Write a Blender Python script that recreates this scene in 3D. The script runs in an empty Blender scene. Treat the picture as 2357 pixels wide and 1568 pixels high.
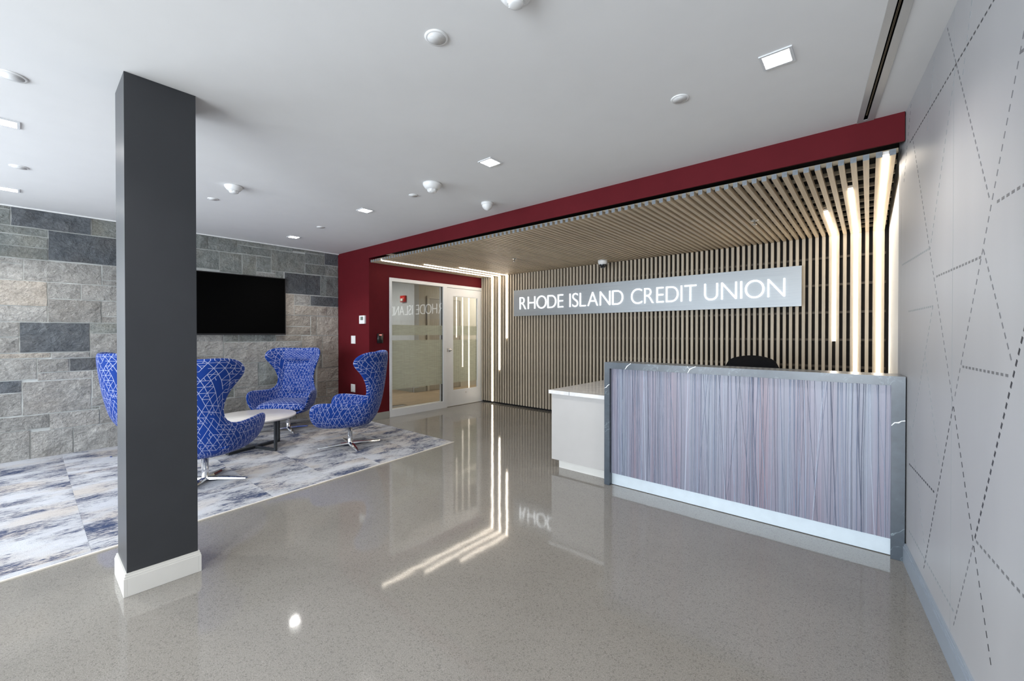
import bpy, bmesh, math, random
from mathutils import Vector, Matrix, noise

S = bpy.context.scene
COL = S.collection
R = math.radians
PI = math.pi
random.seed(7)

# ------------------------------------------------------------------ camera
cam_d = bpy.data.cameras.new('camera'); cam = bpy.data.objects.new('camera', cam_d); COL.objects.link(cam)
cam.location = (0, 0, 1.27)
cam.rotation_euler = (R(90 - 0.4), 0, math.atan(821.5 / 960))
cam_d.sensor_fit = 'HORIZONTAL'; cam_d.sensor_width = 36.0
cam_d.lens = 960.0 / 2357 * 36.0
cam_d.shift_y = -9.3 / 2357
cam_d.clip_start = 0.02; cam_d.clip_end = 200
S.camera = cam

# ------------------------------------------------------------------ view, world, daylight
S.view_settings.view_transform = 'Standard'; S.view_settings.look = 'None'
S.view_settings.gamma = 1.0; S.view_settings.exposure = 0.44
S.view_settings.use_curve_mapping = False
S.cycles.use_denoising = True
S.cycles.max_bounces = 10; S.cycles.diffuse_bounces = 6; S.cycles.glossy_bounces = 4
S.cycles.transmission_bounces = 6; S.cycles.transparent_max_bounces = 10
S.cycles.sample_clamp_indirect = 6.0
S.cycles.caustics_reflective = False; S.cycles.caustics_refractive = False

w = bpy.data.worlds.new('overcast_sky'); S.world = w; w.use_nodes = True
w.node_tree.nodes['Background'].inputs[0].default_value = (0.78, 0.87, 1.0, 1)
w.node_tree.nodes['Background'].inputs[1].default_value = 1.0

def area(name, loc, rot, sx, sy, power, col):
    l = bpy.data.lights.new(name, 'AREA'); l.shape = 'RECTANGLE'; l.size = sx; l.size_y = sy
    l.energy = power; l.color = col
    o = bpy.data.objects.new(name, l); COL.objects.link(o); o.location = loc; o.rotation_euler = rot
    return o
# daylight entering by the three shop windows behind the camera
XW = -6.44
DAY = (0.84, 0.92, 1.0)
WIN = [(-6.3, -4.2), (-3.9, -1.8), (-1.5, 0.6)]
for i, (a, b) in enumerate(WIN):
    area('window_daylight', ((a + b) / 2, -4.5, 1.3), (0, 0, 0), b - a, 2.2, (115, 135, 175)[i], DAY).rotation_euler = (R(-90), 0, R(180))
area('window_daylight', (XW - 0.35, -2.75, 1.35), (R(90), 0, R(-90)), 2.3, 2.1, 110, DAY)  # daylight of an added, unseen left window, lighting the column's side
# unseen fill lights added to brighten the corridor behind the glass wall
area('corridor_lamp', (-6.5, 7.6, 2.5), (0, 0, 0), 1.0, 1.2, 55, (1.0, 0.96, 0.90))
area('corridor_lamp', (-8.0, 4.1, 2.5), (0, 0, 0), 0.6, 0.6, 34, (1.0, 0.95, 0.88))

# ------------------------------------------------------------------ helpers
def tag(o, label=None, cat=None, group=None, kind=None):
    if label: o['label'] = label
    if cat: o['category'] = cat
    if group: o['group'] = group
    if kind: o['kind'] = kind
    return o

def empty(name, loc, rz=0.0):
    o = bpy.data.objects.new(name, None); COL.objects.link(o)
    o.location = loc; o.rotation_euler = (0, 0, rz); o.empty_display_size = 0.1
    return o

def bm_():
    return bmesh.new()

def box(bm, x0, x1, y0, y1, z0, z1, mi=0, M=None):
    vs = [Vector((x, y, z)) for z in (z0, z1) for y in (y0, y1) for x in (x0, x1)]
    if M is not None: vs = [M @ v for v in vs]
    v = [bm.verts.new(p) for p in vs]
    for q in ((0, 2, 3, 1), (4, 5, 7, 6), (0, 1, 5, 4), (2, 6, 7, 3), (0, 4, 6, 2), (1, 3, 7, 5)):
        f = bm.faces.new([v[i] for i in q]); f.material_index = mi
    return v

def prism(bm, pts, z0, z1, mi=0):
    lo = [bm.verts.new((x, y, z0)) for x, y in pts]; hi = [bm.verts.new((x, y, z1)) for x, y in pts]
    n = len(pts)
    fs = [bm.faces.new(lo[::-1]), bm.faces.new(hi)]
    for i in range(n): fs.append(bm.faces.new([lo[i], lo[(i + 1) % n], hi[(i + 1) % n], hi[i]]))
    for f in fs: f.material_index = mi

def prism_xz(bm, pts, y0, y1):
    lo = [bm.verts.new((x, y0, z)) for x, z in pts]; hi = [bm.verts.new((x, y1, z)) for x, z in pts]
    n = len(pts)
    bm.faces.new(lo); bm.faces.new(hi[::-1])
    for i in range(n): bm.faces.new([lo[i], hi[i], hi[(i + 1) % n], lo[(i + 1) % n]])

def lathe(bm, prof, seg=24, M=None, mi=0, smooth=True):
    """prof: (radius, z) pairs; radius 0 makes a pole."""
    rings = []
    for r, z in prof:
        if r < 1e-6:
            p = Vector((0, 0, z)); p = M @ p if M is not None else p
            rings.append([bm.verts.new(p)])
        else:
            rr = []
            for i in range(seg):
                a = 2 * PI * i / seg
                p = Vector((r * math.cos(a), r * math.sin(a), z)); p = M @ p if M is not None else p
                rr.append(bm.verts.new(p))
            rings.append(rr)
    for a, b in zip(rings, rings[1:]):
        for i in range(seg):
            j = (i + 1) % seg
            if len(a) == 1 and len(b) == 1: continue
            if len(a) == 1: f = bm.faces.new([a[0], b[i], b[j]])
            elif len(b) == 1: f = bm.faces.new([a[i], a[j], b[0]])
            else: f = bm.faces.new([a[i], a[j], b[j], b[i]])
            f.smooth = smooth; f.material_index = mi

def tube(bm, pts, r, seg=10, cap=True):
    """round bar through the points."""
    rings = []
    pts = [Vector(p) for p in pts]
    for i, p in enumerate(pts):
        d = (pts[min(i + 1, len(pts) - 1)] - pts[max(i - 1, 0)]).normalized()
        up = Vector((0, 0, 1)) if abs(d.z) < 0.9 else Vector((1, 0, 0))
        a = d.cross(up).normalized(); b = d.cross(a)
        rad = r[i] if isinstance(r, (list, tuple)) else r
        rings.append([bm.verts.new(p + a * math.cos(2 * PI * k / seg) * rad + b * math.sin(2 * PI * k / seg) * rad) for k in range(seg)])
    for a, b in zip(rings, rings[1:]):
        for k in range(seg):
            f = bm.faces.new([a[k], a[(k + 1) % seg], b[(k + 1) % seg], b[k]]); f.smooth = True
    if cap:
        bm.faces.new(rings[0]); bm.faces.new(rings[-1][::-1])

def bevel(bm, w_, seg=2, faces_smooth=False):
    es = [e for e in bm.edges if len(e.link_faces) == 2 and e.calc_face_angle(0) > 0.5]
    bmesh.ops.bevel(bm, geom=es, offset=w_, segments=seg, affect='EDGES', profile=0.5)
    if faces_smooth:
        for f in bm.faces: f.smooth = True

def add(name, bm, mats, parent=None, local=False):
    """link the bmesh as one object; its coordinates are world ones unless local."""
    bmesh.ops.recalc_face_normals(bm, faces=bm.faces[:])
    me = bpy.data.meshes.new(name); bm.to_mesh(me); bm.free()
    if not isinstance(mats, (list, tuple)): mats = [mats]
    for m in mats: me.materials.append(m)
    o = bpy.data.objects.new(name, me); COL.objects.link(o)
    if parent is not None:
        o.parent = parent
        if not local: me.transform(Matrix.Translation(-Vector(parent.location)))
    return o

def inst(src, parent=None, loc=None, rot=None):
    c = src.copy(); COL.objects.link(c)
    if parent is not None: c.parent = parent
    if loc is not None: c.location = loc
    if rot is not None: c.rotation_euler = rot
    return c

def children(o):
    return [c for c in bpy.data.objects if c.parent == o]

def copy_tree(o, parent=None):
    kids = children(o)
    c = o.copy(); COL.objects.link(c); c.parent = parent
    for k in kids: copy_tree(k, c)
    return c

# ------------------------------------------------------------------ materials
class N:
    def __init__(s, name):
        s.m = bpy.data.materials.new(name); s.m.use_nodes = True; s.t = s.m.node_tree
        s.b = s.t.nodes['Principled BSDF']; s.out = s.t.nodes['Material Output']
    def n(s, typ, **kw):
        x = s.t.nodes.new(typ)
        for k, v in kw.items(): setattr(x, k, v)
        return x
    def l(s, a, b): s.t.links.new(a, b)
    def math(s, op, a, b=None, c=None, clamp=False):
        x = s.n('ShaderNodeMath', operation=op); x.use_clamp = clamp
        for i, v in enumerate((a, b, c)):
            if v is None: continue
            if isinstance(v, (int, float)): x.inputs[i].default_value = v
            else: s.l(v, x.inputs[i])
        return x.outputs[0]
    def mix(s, f, a, b):
        x = s.n('ShaderNodeMix', data_type='RGBA')
        for i, v in ((0, f), (6, a), (7, b)):
            if isinstance(v, (int, float)): x.inputs[i].default_value = v
            elif isinstance(v, tuple): x.inputs[i].default_value = (*v, 1) if len(v) == 3 else v
            else: s.l(v, x.inputs[i])
        return x.outputs[2]
    def noise(s, vec, scale, detail=4, rough=0.55, dist=0.0):
        x = s.n('ShaderNodeTexNoise'); x.inputs['Scale'].default_value = scale
        x.inputs['Detail'].default_value = detail; x.inputs['Roughness'].default_value = rough
        x.inputs['Distortion'].default_value = dist
        if vec is not None: s.l(vec, x.inputs['Vector'])
        return x.outputs[0]
    def ramp(s, f, stops):
        x = s.n('ShaderNodeValToRGB'); e = x.color_ramp.elements
        while len(e) < len(stops): e.new(0.5)
        for i, (p, c) in enumerate(stops):
            e[i].position = p; e[i].color = (*c, 1) if isinstance(c, tuple) else (c, c, c, 1)
        s.l(f, x.inputs[0]); return x.outputs[0]
    def obj(s): return s.n('ShaderNodeTexCoord').outputs['Object']
    def map(s, vec, scale=(1, 1, 1), loc=(0, 0, 0), rot=(0, 0, 0)):
        x = s.n('ShaderNodeMapping'); x.inputs['Scale'].default_value = scale
        x.inputs['Location'].default_value = loc; x.inputs['Rotation'].default_value = rot
        s.l(vec, x.inputs['Vector']); return x.outputs[0]
    def bump(s, h, strength=0.3, dist=0.01):
        x = s.n('ShaderNodeBump'); x.inputs['Strength'].default_value = strength
        x.inputs['Distance'].default_value = dist; s.l(h, x.inputs['Height'])
        s.l(x.outputs[0], s.b.inputs['Normal'])
    def set(s, col=None, rough=None, metal=None, spec=None):
        for k, v in (('Base Color', col), ('Roughness', rough), ('Metallic', metal), ('Specular IOR Level', spec)):
            if v is None: continue
            if isinstance(v, tuple): s.b.inputs[k].default_value = (*v, 1)
            elif isinstance(v, (int, float)): s.b.inputs[k].default_value = v
            else: s.l(v, s.b.inputs[k])
        return s

def plain(name, col, rough=0.5, metal=0.0, spec=0.5, var=0.04, scale=6.0, bump=0.0, bscale=60.0):
    """paint, plastic or metal with a little unevenness."""
    a = N(name); v = a.obj(); f = a.noise(v, scale, 3)
    lo = tuple(c * (1 - var) for c in col); hi = tuple(min(1, c * (1 + var)) for c in col)
    a.set(a.ramp(f, [(0.3, lo), (0.7, hi)]), rough, metal, spec)
    if bump: a.bump(a.noise(v, bscale, 2), bump, 0.002)
    return a.m

def emit(name, col, strength):
    m = bpy.data.materials.new(name); m.use_nodes = True
    b = m.node_tree.nodes['Principled BSDF']
    b.inputs['Base Color'].default_value = (0.8, 0.8, 0.8, 1)
    b.inputs['Emission Color'].default_value = (*col, 1); b.inputs['Emission Strength'].default_value = strength
    return m

M_ceil = plain('ceiling_paint', (0.76, 0.755, 0.745), 0.9, var=0.01, spec=0.2, bump=0.05, bscale=120)
M_white = plain('white_paint', (0.78, 0.78, 0.76), 0.5, var=0.015)
M_basewhite = plain('base_moulding_paint', (0.60, 0.585, 0.55), 0.35, var=0.02)
M_frame = plain('grey_white_frame_paint', (0.66, 0.67, 0.68), 0.38, var=0.02, spec=0.4)
M_red = plain('deep_red_paint', (0.098, 0.008, 0.012), 0.6, var=0.05, spec=0.10, bump=0.06, bscale=180)
M_char = plain('charcoal_paint', (0.029, 0.031, 0.035), 0.36, var=0.05, spec=0.45, bump=0.08, bscale=180)
M_black = plain('black_plenum_paint', (0.010, 0.010, 0.011), 0.8, spec=0.15)
M_board = plain('black_backing_board', (0.035, 0.032, 0.030), 0.85, spec=0.1)
M_basegrey = plain('grey_base_vinyl', (0.30, 0.30, 0.27), 0.5)
M_baseblue = plain('blue_grey_base_paint', (0.27, 0.31, 0.36), 0.4, var=0.03)
M_chrome = plain('polished_chrome', (0.82, 0.83, 0.85), 0.08, 1.0, var=0.02)
M_nickel = plain('satin_nickel', (0.62, 0.60, 0.57), 0.25, 1.0, var=0.03)
M_steel = plain('dark_steel', (0.05, 0.055, 0.06), 0.35, 0.6, var=0.1)
M_tv = plain('black_glass_screen', (0.0015, 0.0015, 0.0015), 0.5, spec=0.02, var=0)
M_tvb = plain('black_bezel', (0.008, 0.008, 0.009), 0.4)
M_plastic = plain('white_plastic', (0.78, 0.78, 0.77), 0.35, var=0.01)
M_blackpl = plain('black_plastic', (0.008, 0.008, 0.008), 0.35)
M_blackfab = plain('black_mesh_fabric', (0.006, 0.006, 0.007), 0.85, var=0.2, scale=60, spec=0.2)
M_alarm = plain('red_alarm_plastic', (0.62, 0.02, 0.015), 0.35)
M_grille = plain('speaker_grille', (0.72, 0.72, 0.71), 0.6, var=0.06, scale=90)
M_lam = plain('white_laminate', (0.41, 0.395, 0.38), 0.45, var=0.02)
M_kick = plain('brushed_aluminium_kick', (0.56, 0.63, 0.68), 0.4, 0.35, var=0.03, scale=20)
M_diff = plain('diffuser_aluminium', (0.42, 0.42, 0.415), 0.4, 0.1, var=0.02)
M_slot = plain('black_slot', (0.002, 0.002, 0.002), 0.8, spec=0.0)
M_dlcd = plain('grey_display', (0.16, 0.19, 0.17), 0.3)
M_led = emit('led_diffuser', (1.0, 0.90, 0.76), 10.0)
M_down = emit('downlight_lens', (1.0, 0.98, 0.94), 22.0)
M_letter = emit('lit_letter_face', (0.93, 0.98, 1.0), 2.4)
M_readled = emit('reader_led', (1.0, 0.08, 0.04), 2.0)
M_strobe = plain('clear_strobe_lens', (0.8, 0.75, 0.7), 0.15)

def wood(name, col, axis):
    a = N(name); v = a.obj()
    sc = {'x': (3, 60, 60), 'y': (60, 3, 60), 'z': (60, 60, 3)}[axis]
    g = a.noise(a.map(v, sc), 1.0, 5, 0.6)
    info = a.n('ShaderNodeObjectInfo').outputs['Random']
    c = a.ramp(g, [(0.25, tuple(k * 0.80 for k in col)), (0.75, tuple(k * 1.12 for k in col))])
    hsv = a.n('ShaderNodeHueSaturation'); a.l(c, hsv.inputs['Color'])
    a.l(a.math('MULTIPLY_ADD', info, 0.16, 0.92), hsv.inputs['Value'])
    a.set(hsv.outputs[0], 0.5, 0, 0.35)
    a.bump(g, 0.08, 0.001)
    return a.m
M_slat_c = wood('ash_slat_ceiling', (0.56, 0.455, 0.325), 'y')
M_slat_w = wood('ash_slat_wall', (0.48, 0.41, 0.315), 'z')
M_slatend = plain('grey_slat_end_cap', (0.17, 0.19, 0.21), 0.6, var=0.15, scale=80)  # grey colour on the slats' front end faces
M_raild = plain('dark_support_rail', (0.07, 0.055, 0.042), 0.7)
M_rail = plain('tan_support_rail', (0.30, 0.24, 0.16), 0.6)
M_plank = wood('oak_plank', (0.29, 0.22, 0.145), 'y')

def concrete():
    a = N('polished_concrete'); v = a.obj()
    fine = a.noise(v, 260, 3, 0.7); mid = a.noise(v, 42, 5, 0.6); big = a.noise(v, 0.9, 5, 0.6, 0.4)
    vor = a.n('ShaderNodeTexVoronoi'); vor.inputs['Scale'].default_value = 170; a.l(v, vor.inputs['Vector'])
    c1 = a.ramp(fine, [(0.30, (0.140, 0.131, 0.118)), (0.5, (0.222, 0.209, 0.189)), (0.72, (0.300, 0.284, 0.258))])
    c2 = a.ramp(vor.outputs['Color'], [(0.15, 0.72), (0.35, 1.0), (0.85, 1.0), (0.97, 1.18)])
    x = a.n('ShaderNodeMix', data_type='RGBA', blend_type='MULTIPLY'); x.inputs[0].default_value = 0.8
    a.l(c1, x.inputs[6]); a.l(c2, x.inputs[7])
    c3 = a.ramp(big, [(0.3, 0.90), (0.7, 1.08)])
    y = a.n('ShaderNodeMix', data_type='RGBA', blend_type='MULTIPLY'); y.inputs[0].default_value = 1.0
    a.l(x.outputs[2], y.inputs[6]); a.l(c3, y.inputs[7])
    a.set(y.outputs[2], a.ramp(mid, [(0.3, 0.045), (0.7, 0.075)]), 0, 0.62)
    h = a.math('ADD', a.math('MULTIPLY', a.noise(v, 5.0, 2, 0.5), 1.0), a.math('MULTIPLY', fine, 0.012))
    a.bump(h, 0.06, 0.008)
    return a.m
M_floor = concrete()

def stone(name, lo, hi, blot):
    a = N(name); v = a.obj(); info = a.n('ShaderNodeObjectInfo').outputs['Random']
    off = a.n('ShaderNodeVectorMath', operation='ADD'); a.l(v, off.inputs[0])
    cx = a.n('ShaderNodeCombineXYZ'); a.l(a.math('MULTIPLY', info, 37.0), cx.inputs[0]); a.l(a.math('MULTIPLY', info, 91.0), cx.inputs[1])
    a.l(cx.outputs[0], off.inputs[1]); p = off.outputs[0]
    n1 = a.noise(p, 9, 8, 0.68, 0.5); n2 = a.noise(p, 45, 5, 0.7); n3 = a.noise(p, 2.6, 3, 0.5)
    c = a.ramp(n1, [(0.28, lo), (0.72, hi)])
    c = a.mix(a.math('MULTIPLY', a.ramp(n3, [(0.45, 0.0), (0.7, 1.0)]), 0.5), c, blot)
    sp = a.ramp(n2, [(0.25, 0.62), (0.5, 1.0), (0.8, 1.32)])
    y = a.n('ShaderNodeMix', data_type='RGBA', blend_type='MULTIPLY'); y.inputs[0].default_value = 0.9
    a.l(c, y.inputs[6]); a.l(sp, y.inputs[7])
    hsv = a.n('ShaderNodeHueSaturation'); a.l(y.outputs[2], hsv.inputs['Color'])
    a.l(a.math('MULTIPLY_ADD', info, 0.34, 0.84), hsv.inputs['Value'])
    a.set(hsv.outputs[0], 0.85, 0, 0.2)
    r = a.n('ShaderNodeTexNoise', noise_type='RIDGED_MULTIFRACTAL') if False else None
    h = a.math('ADD', a.noise(a.map(p, (1, 1.0, 1.6)), 17, 6, 0.6, 0.9), a.math('MULTIPLY', n1, 1.6))
    a.bump(h, 0.9, 0.032)
    return a.m
M_stone = {'l': stone('light_grey_limestone', (0.24, 0.235, 0.22), (0.42, 0.41, 0.385), (0.33, 0.305, 0.275)),
           't': stone('tan_limestone', (0.32, 0.285, 0.24), (0.44, 0.40, 0.35), (0.34, 0.32, 0.29)),
           'g': stone('green_grey_limestone', (0.17, 0.185, 0.175), (0.31, 0.32, 0.30), (0.27, 0.25, 0.20)),
           'd': stone('dark_slate_stone', (0.075, 0.085, 0.095), (0.17, 0.18, 0.19), (0.13, 0.12, 0.11))}
M_mortar = plain('pale_mortar', (0.46, 0.47, 0.45), 0.95, var=0.12, scale=12, bump=0.4, bscale=90)

def carpet():
    a = N('streaked_carpet_tile'); v = a.obj(); info = a.n('ShaderNodeObjectInfo').outputs['Random']
    cx = a.n('ShaderNodeCombineXYZ'); a.l(a.math('MULTIPLY', info, 53.0), cx.inputs[0]); a.l(a.math('MULTIPLY', info, 17.0), cx.inputs[1])
    ad = a.n('ShaderNodeVectorMath', operation='ADD'); a.l(v, ad.inputs[0]); a.l(cx.outputs[0], ad.inputs[1]); p = ad.outputs[0]
    st = a.noise(a.map(p, (150, 26, 1)), 1.0, 5, 0.75)
    st2 = a.noise(a.map(p, (60, 7, 1)), 1.0, 4, 0.65)
    bl = a.noise(a.map(p, (4.5, 2.6, 1)), 1.0, 3, 0.6, 0.3)
    pile = a.noise(v, 300, 2, 0.7)
    s_ = a.math('ADD', a.math('MULTIPLY', st, 0.62), a.math('MULTIPLY', st2, 0.38))
    gate = a.math('MULTIPLY_ADD', bl, 0.50, -0.23)
    gate = a.math('ADD', gate, 0.0)
    k = a.math('ADD', s_, gate)
    base = a.mix(a.ramp(bl, [(0.38, 0.0), (0.62, 1.0)]), (0.47, 0.485, 0.52), (0.36, 0.36, 0.37))
    bg = a.noise(a.map(p, (2.1, 1.3, 1), (7, 3, 0)), 1.0, 3, 0.6)
    base = a.mix(a.ramp(bg, [(0.48, 0.0), (0.62, 0.75)]), base, (0.46, 0.415, 0.37))  # beige patches put the warm lamplight into the carpet colour
    c = a.mix(a.ramp(k, [(0.545, 0.0), (0.565, 0.6), (0.62, 1.0)]), base, (0.035, 0.052, 0.11))
    c = a.mix(a.ramp(s_, [(0.36, 0.55), (0.43, 0.0)]), c, (0.70, 0.72, 0.76))
    pm = a.ramp(pile, [(0.3, 0.78), (0.7, 1.12)])
    y = a.n('ShaderNodeMix', data_type='RGBA', blend_type='MULTIPLY'); y.inputs[0].default_value = 0.8
    a.l(c, y.inputs[6]); a.l(pm, y.inputs[7])
    a.set(y.outputs[2], 0.95, 0, 0.1); a.bump(pile, 0.5, 0.004)
    return a.m
M_carpet = carpet()

def fabric():
    """blue upholstery woven with a pale lattice of broken cube outlines."""
    a = N('blue_lattice_fabric'); uv = a.n('ShaderNodeTexCoord').outputs['UV']
    def fam(ang, s, keep, wdt, seed):
        n_ = (math.cos(R(ang)), math.sin(R(ang)), 0); t_ = (-n_[1], n_[0], 0)
        d1 = a.n('ShaderNodeVectorMath', operation='DOT_PRODUCT'); a.l(uv, d1.inputs[0]); d1.inputs[1].default_value = tuple(k / s for k in n_)
        d2 = a.n('ShaderNodeVectorMath', operation='DOT_PRODUCT'); a.l(uv, d2.inputs[0]); d2.inputs[1].default_value = tuple(k / s / 1.1547 for k in t_)
        c, p = d1.outputs['Value'], d2.outputs['Value']
        i = a.math('FLOOR', a.math('ADD', c, 0.5))
        dist = a.math('ABSOLUTE', a.math('SUBTRACT', c, i))
        j = a.math('FLOOR', a.math('ADD', p, a.math('MULTIPLY', i, 0.5)))
        cx = a.n('ShaderNodeCombineXYZ'); a.l(i, cx.inputs[0]); a.l(j, cx.inputs[1]); cx.inputs[2].default_value = seed
        wn = a.n('ShaderNodeTexWhiteNoise', noise_dimensions='3D'); a.l(cx.outputs[0], wn.inputs['Vector'])
        return a.math('MULTIPLY', a.math('LESS_THAN', dist, wdt), a.math('LESS_THAN', wn.outputs[0], keep))
    s = 0.050
    L = [fam(30, s, 0.86, 0.038, 1.3), fam(-30, s, 0.86, 0.038, 2.7), fam(90, s, 0.42, 0.038, 3.1),
         fam(30, s / 2, 0.13, 0.07, 5.5), fam(-30, s / 2, 0.13, 0.07, 6.5), fam(90, s / 2, 0.12, 0.07, 7.5)]
    m = L[0]
    for k in L[1:]: m = a.math('MAXIMUM', m, k)
    wv = a.noise(uv, 420, 2, 0.6)
    blue = a.ramp(wv, [(0.3, (0.003, 0.027, 0.175)), (0.7, (0.005, 0.043, 0.27))])
    a.set(a.mix(m, blue, (0.36, 0.39, 0.55)), 0.8, 0, 0.2)
    a.b.inputs['Sheen Weight'].default_value = 0.08
    a.bump(a.math('ADD', wv, a.math('MULTIPLY', m, 0.6)), 0.2, 0.001)
    return a.m
M_fab = fabric()

def quartz(name, base, vein, lo, hi, rough):
    a = N(name); v = a.obj()
    d = a.noise(v, 2.2, 4, 0.6)
    vv = a.n('ShaderNodeVectorMath', operation='ADD'); a.l(v, vv.inputs[0])
    cx = a.n('ShaderNodeCombineXYZ'); a.l(d, cx.inputs[0]); a.l(d, cx.inputs[2]); a.l(cx.outputs[0], vv.inputs[1])
    n1 = a.noise(vv.outputs[0], 5.5, 7, 0.62, 0.7)
    ridge = a.math('ABSOLUTE', a.math('SUBTRACT', n1, 0.5))
    msk = a.math('MULTIPLY', a.ramp(ridge, [(lo, 1.0), (hi, 0.0)]), a.ramp(a.noise(v, 3.5, 3), [(0.50, 0.0), (0.68, 0.55)]))
    cl = a.noise(v, 14, 5, 0.6)
    b = a.ramp(cl, [(0.3, tuple(k * 0.85 for k in base)), (0.7, tuple(k * 1.15 for k in base))])
    a.set(a.mix(msk, b, vein), rough, 0, 0.5)
    return a.m
M_quartz = quartz('dark_blue_grey_quartz', (0.052, 0.066, 0.082), (0.40, 0.49, 0.52), 0.0, 0.012, 0.22)
M_wquartz = quartz('white_quartz', (0.66, 0.65, 0.64), (0.40, 0.39, 0.38), 0.0, 0.010, 0.14)
M_vein = plain('white_vein_mineral', (0.72, 0.74, 0.74), 0.3, var=0.06, scale=40)
M_veing = plain('grey_vein_mineral', (0.25, 0.26, 0.27), 0.3, var=0.06, scale=40)
M_marble = plain('pale_stone_tabletop', (0.62, 0.60, 0.585), 0.22, var=0.06, scale=5)

def resin():
    a = N('lavender_resin'); v = a.obj()
    n1 = a.noise(a.map(v, (7, 1, 0.35)), 1.0, 4, 0.6); n2 = a.noise(a.map(v, (70, 1, 0.6)), 1.0, 4, 0.6)
    c = a.ramp(n1, [(0.32, (0.19, 0.215, 0.265)), (0.5, (0.205, 0.20, 0.255)), (0.68, (0.21, 0.165, 0.205))])
    sp = a.ramp(n2, [(0.35, 0.85), (0.6, 1.08)])
    y = a.n('ShaderNodeMix', data_type='RGBA', blend_type='MULTIPLY'); y.inputs[0].default_value = 0.9
    a.l(c, y.inputs[6]); a.l(sp, y.inputs[7])
    a.set(y.outputs[2], 0.28, 0, 0.5); a.bump(n2, 0.15, 0.002)
    return a.m
M_resin = resin()
def reedmat():
    a = N('pale_reed'); g = a.n('ShaderNodeNewGeometry').outputs['Random Per Island']
    a.set(a.ramp(g, [(0.0, (0.16, 0.18, 0.25)), (0.3, (0.24, 0.27, 0.35)), (0.7, (0.34, 0.38, 0.47)), (1.0, (0.52, 0.56, 0.66))]), 0.3, 0, 0.5)
    return a.m
M_reed = reedmat()

def wallprint():
    a = N('pale_grey_wallcovering'); v = a.obj()
    n1 = a.noise(a.map(v, (3, 3, 0.6)), 1.0, 3)
    n2 = a.noise(a.map(v, (400, 400, 12)), 1.0, 2)
    a.set(a.ramp(n1, [(0.3, (0.365, 0.366, 0.378)), (0.7, (0.40, 0.40, 0.41))]), 0.45, 0, 0.4)
    a.bump(n2, 0.06, 0.001)
    return a.m
M_print = wallprint()
M_dash = {'k': plain('black_print', (0.03, 0.03, 0.035), 0.5), 'd': plain('mid_grey_print', (0.15, 0.15, 0.155), 0.5),
          'g': plain('grey_print', (0.14, 0.14, 0.15), 0.5), 'l': plain('light_grey_print', (0.25, 0.27, 0.285), 0.5)}

def sign_metal():
    a = N('brushed_sign_panel'); v = a.obj()
    n = a.noise(a.map(v, (2, 1, 180)), 1.0, 3, 0.6)
    a.set(a.ramp(n, [(0.3, (0.29, 0.31, 0.325)), (0.7, (0.34, 0.36, 0.375))]), 0.42, 0.45, 0.5)
    return a.m
M_sign = sign_metal()

def glassmat():
    m = bpy.data.materials.new('clear_glass'); m.use_nodes = True; t = m.node_tree
    for x in list(t.nodes): t.nodes.remove(x)
    o = t.nodes.new('ShaderNodeOutputMaterial'); mx = t.nodes.new('ShaderNodeMixShader')
    tr = t.nodes.new('ShaderNodeBsdfTransparent'); tr.inputs[0].default_value = (0.90, 0.91, 0.89, 1)
    gl = t.nodes.new('ShaderNodeBsdfGlossy'); gl.inputs['Roughness'].default_value = 0.0
    fr = t.nodes.new('ShaderNodeFresnel')
    # only the face the light meets first mirrors; the inner face lets it out
    ge = t.nodes.new('ShaderNodeNewGeometry'); mi = t.nodes.new('ShaderNodeMath'); mi.operation = 'MULTIPLY_ADD'
    mi.inputs[1].default_value = -0.85; mi.inputs[2].default_value = 1.85
    t.links.new(ge.outputs['Backfacing'], mi.inputs[0]); t.links.new(mi.outputs[0], fr.inputs['IOR'])
    t.links.new(fr.outputs[0], mx.inputs[0]); t.links.new(tr.outputs[0], mx.inputs[1]); t.links.new(gl.outputs[0], mx.inputs[2])
    t.links.new(mx.outputs[0], o.inputs[0]); return m
M_glass = glassmat()
def frostmat():
    m = bpy.data.materials.new('frosted_film'); m.use_nodes = True; t = m.node_tree
    for x in list(t.nodes): t.nodes.remove(x)
    o = t.nodes.new('ShaderNodeOutputMaterial'); mx = t.nodes.new('ShaderNodeMixShader'); mx.inputs[0].default_value = 0.62
    tr = t.nodes.new('ShaderNodeBsdfTransparent'); tr.inputs[0].default_value = (0.93, 0.95, 0.92, 1)
    ad = t.nodes.new('ShaderNodeMixShader'); ad.inputs[0].default_value = 0.5
    df = t.nodes.new('ShaderNodeBsdfDiffuse')
    tl = t.nodes.new('ShaderNodeBsdfTranslucent')
    tc = t.nodes.new('ShaderNodeTexCoord'); mp = t.nodes.new('ShaderNodeMapping'); mp.inputs['Scale'].default_value = (1, 9, 130)
    nz = t.nodes.new('ShaderNodeTexNoise'); nz.inputs['Scale'].default_value = 1.0; rp = t.nodes.new('ShaderNodeValToRGB')
    rp.color_ramp.elements[0].position = 0.35; rp.color_ramp.elements[0].color = (0.70, 0.70, 0.62, 1)
    rp.color_ramp.elements[1].position = 0.65; rp.color_ramp.elements[1].color = (0.84, 0.84, 0.75, 1)
    t.links.new(tc.outputs['Object'], mp.inputs[0]); t.links.new(mp.outputs[0], nz.inputs['Vector']); t.links.new(nz.outputs[0], rp.inputs[0])
    t.links.new(rp.outputs[0], df.inputs[0]); t.links.new(rp.outputs[0], tl.inputs[0])
    t.links.new(df.outputs[0], ad.inputs[1]); t.links.new(tl.outputs[0], ad.inputs[2])
    t.links.new(tr.outputs[0], mx.inputs[1]); t.links.new(ad.outputs[0], mx.inputs[2])
    t.links.new(mx.outputs[0], o.inputs[0]); return m
M_frost = frostmat()

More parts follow.
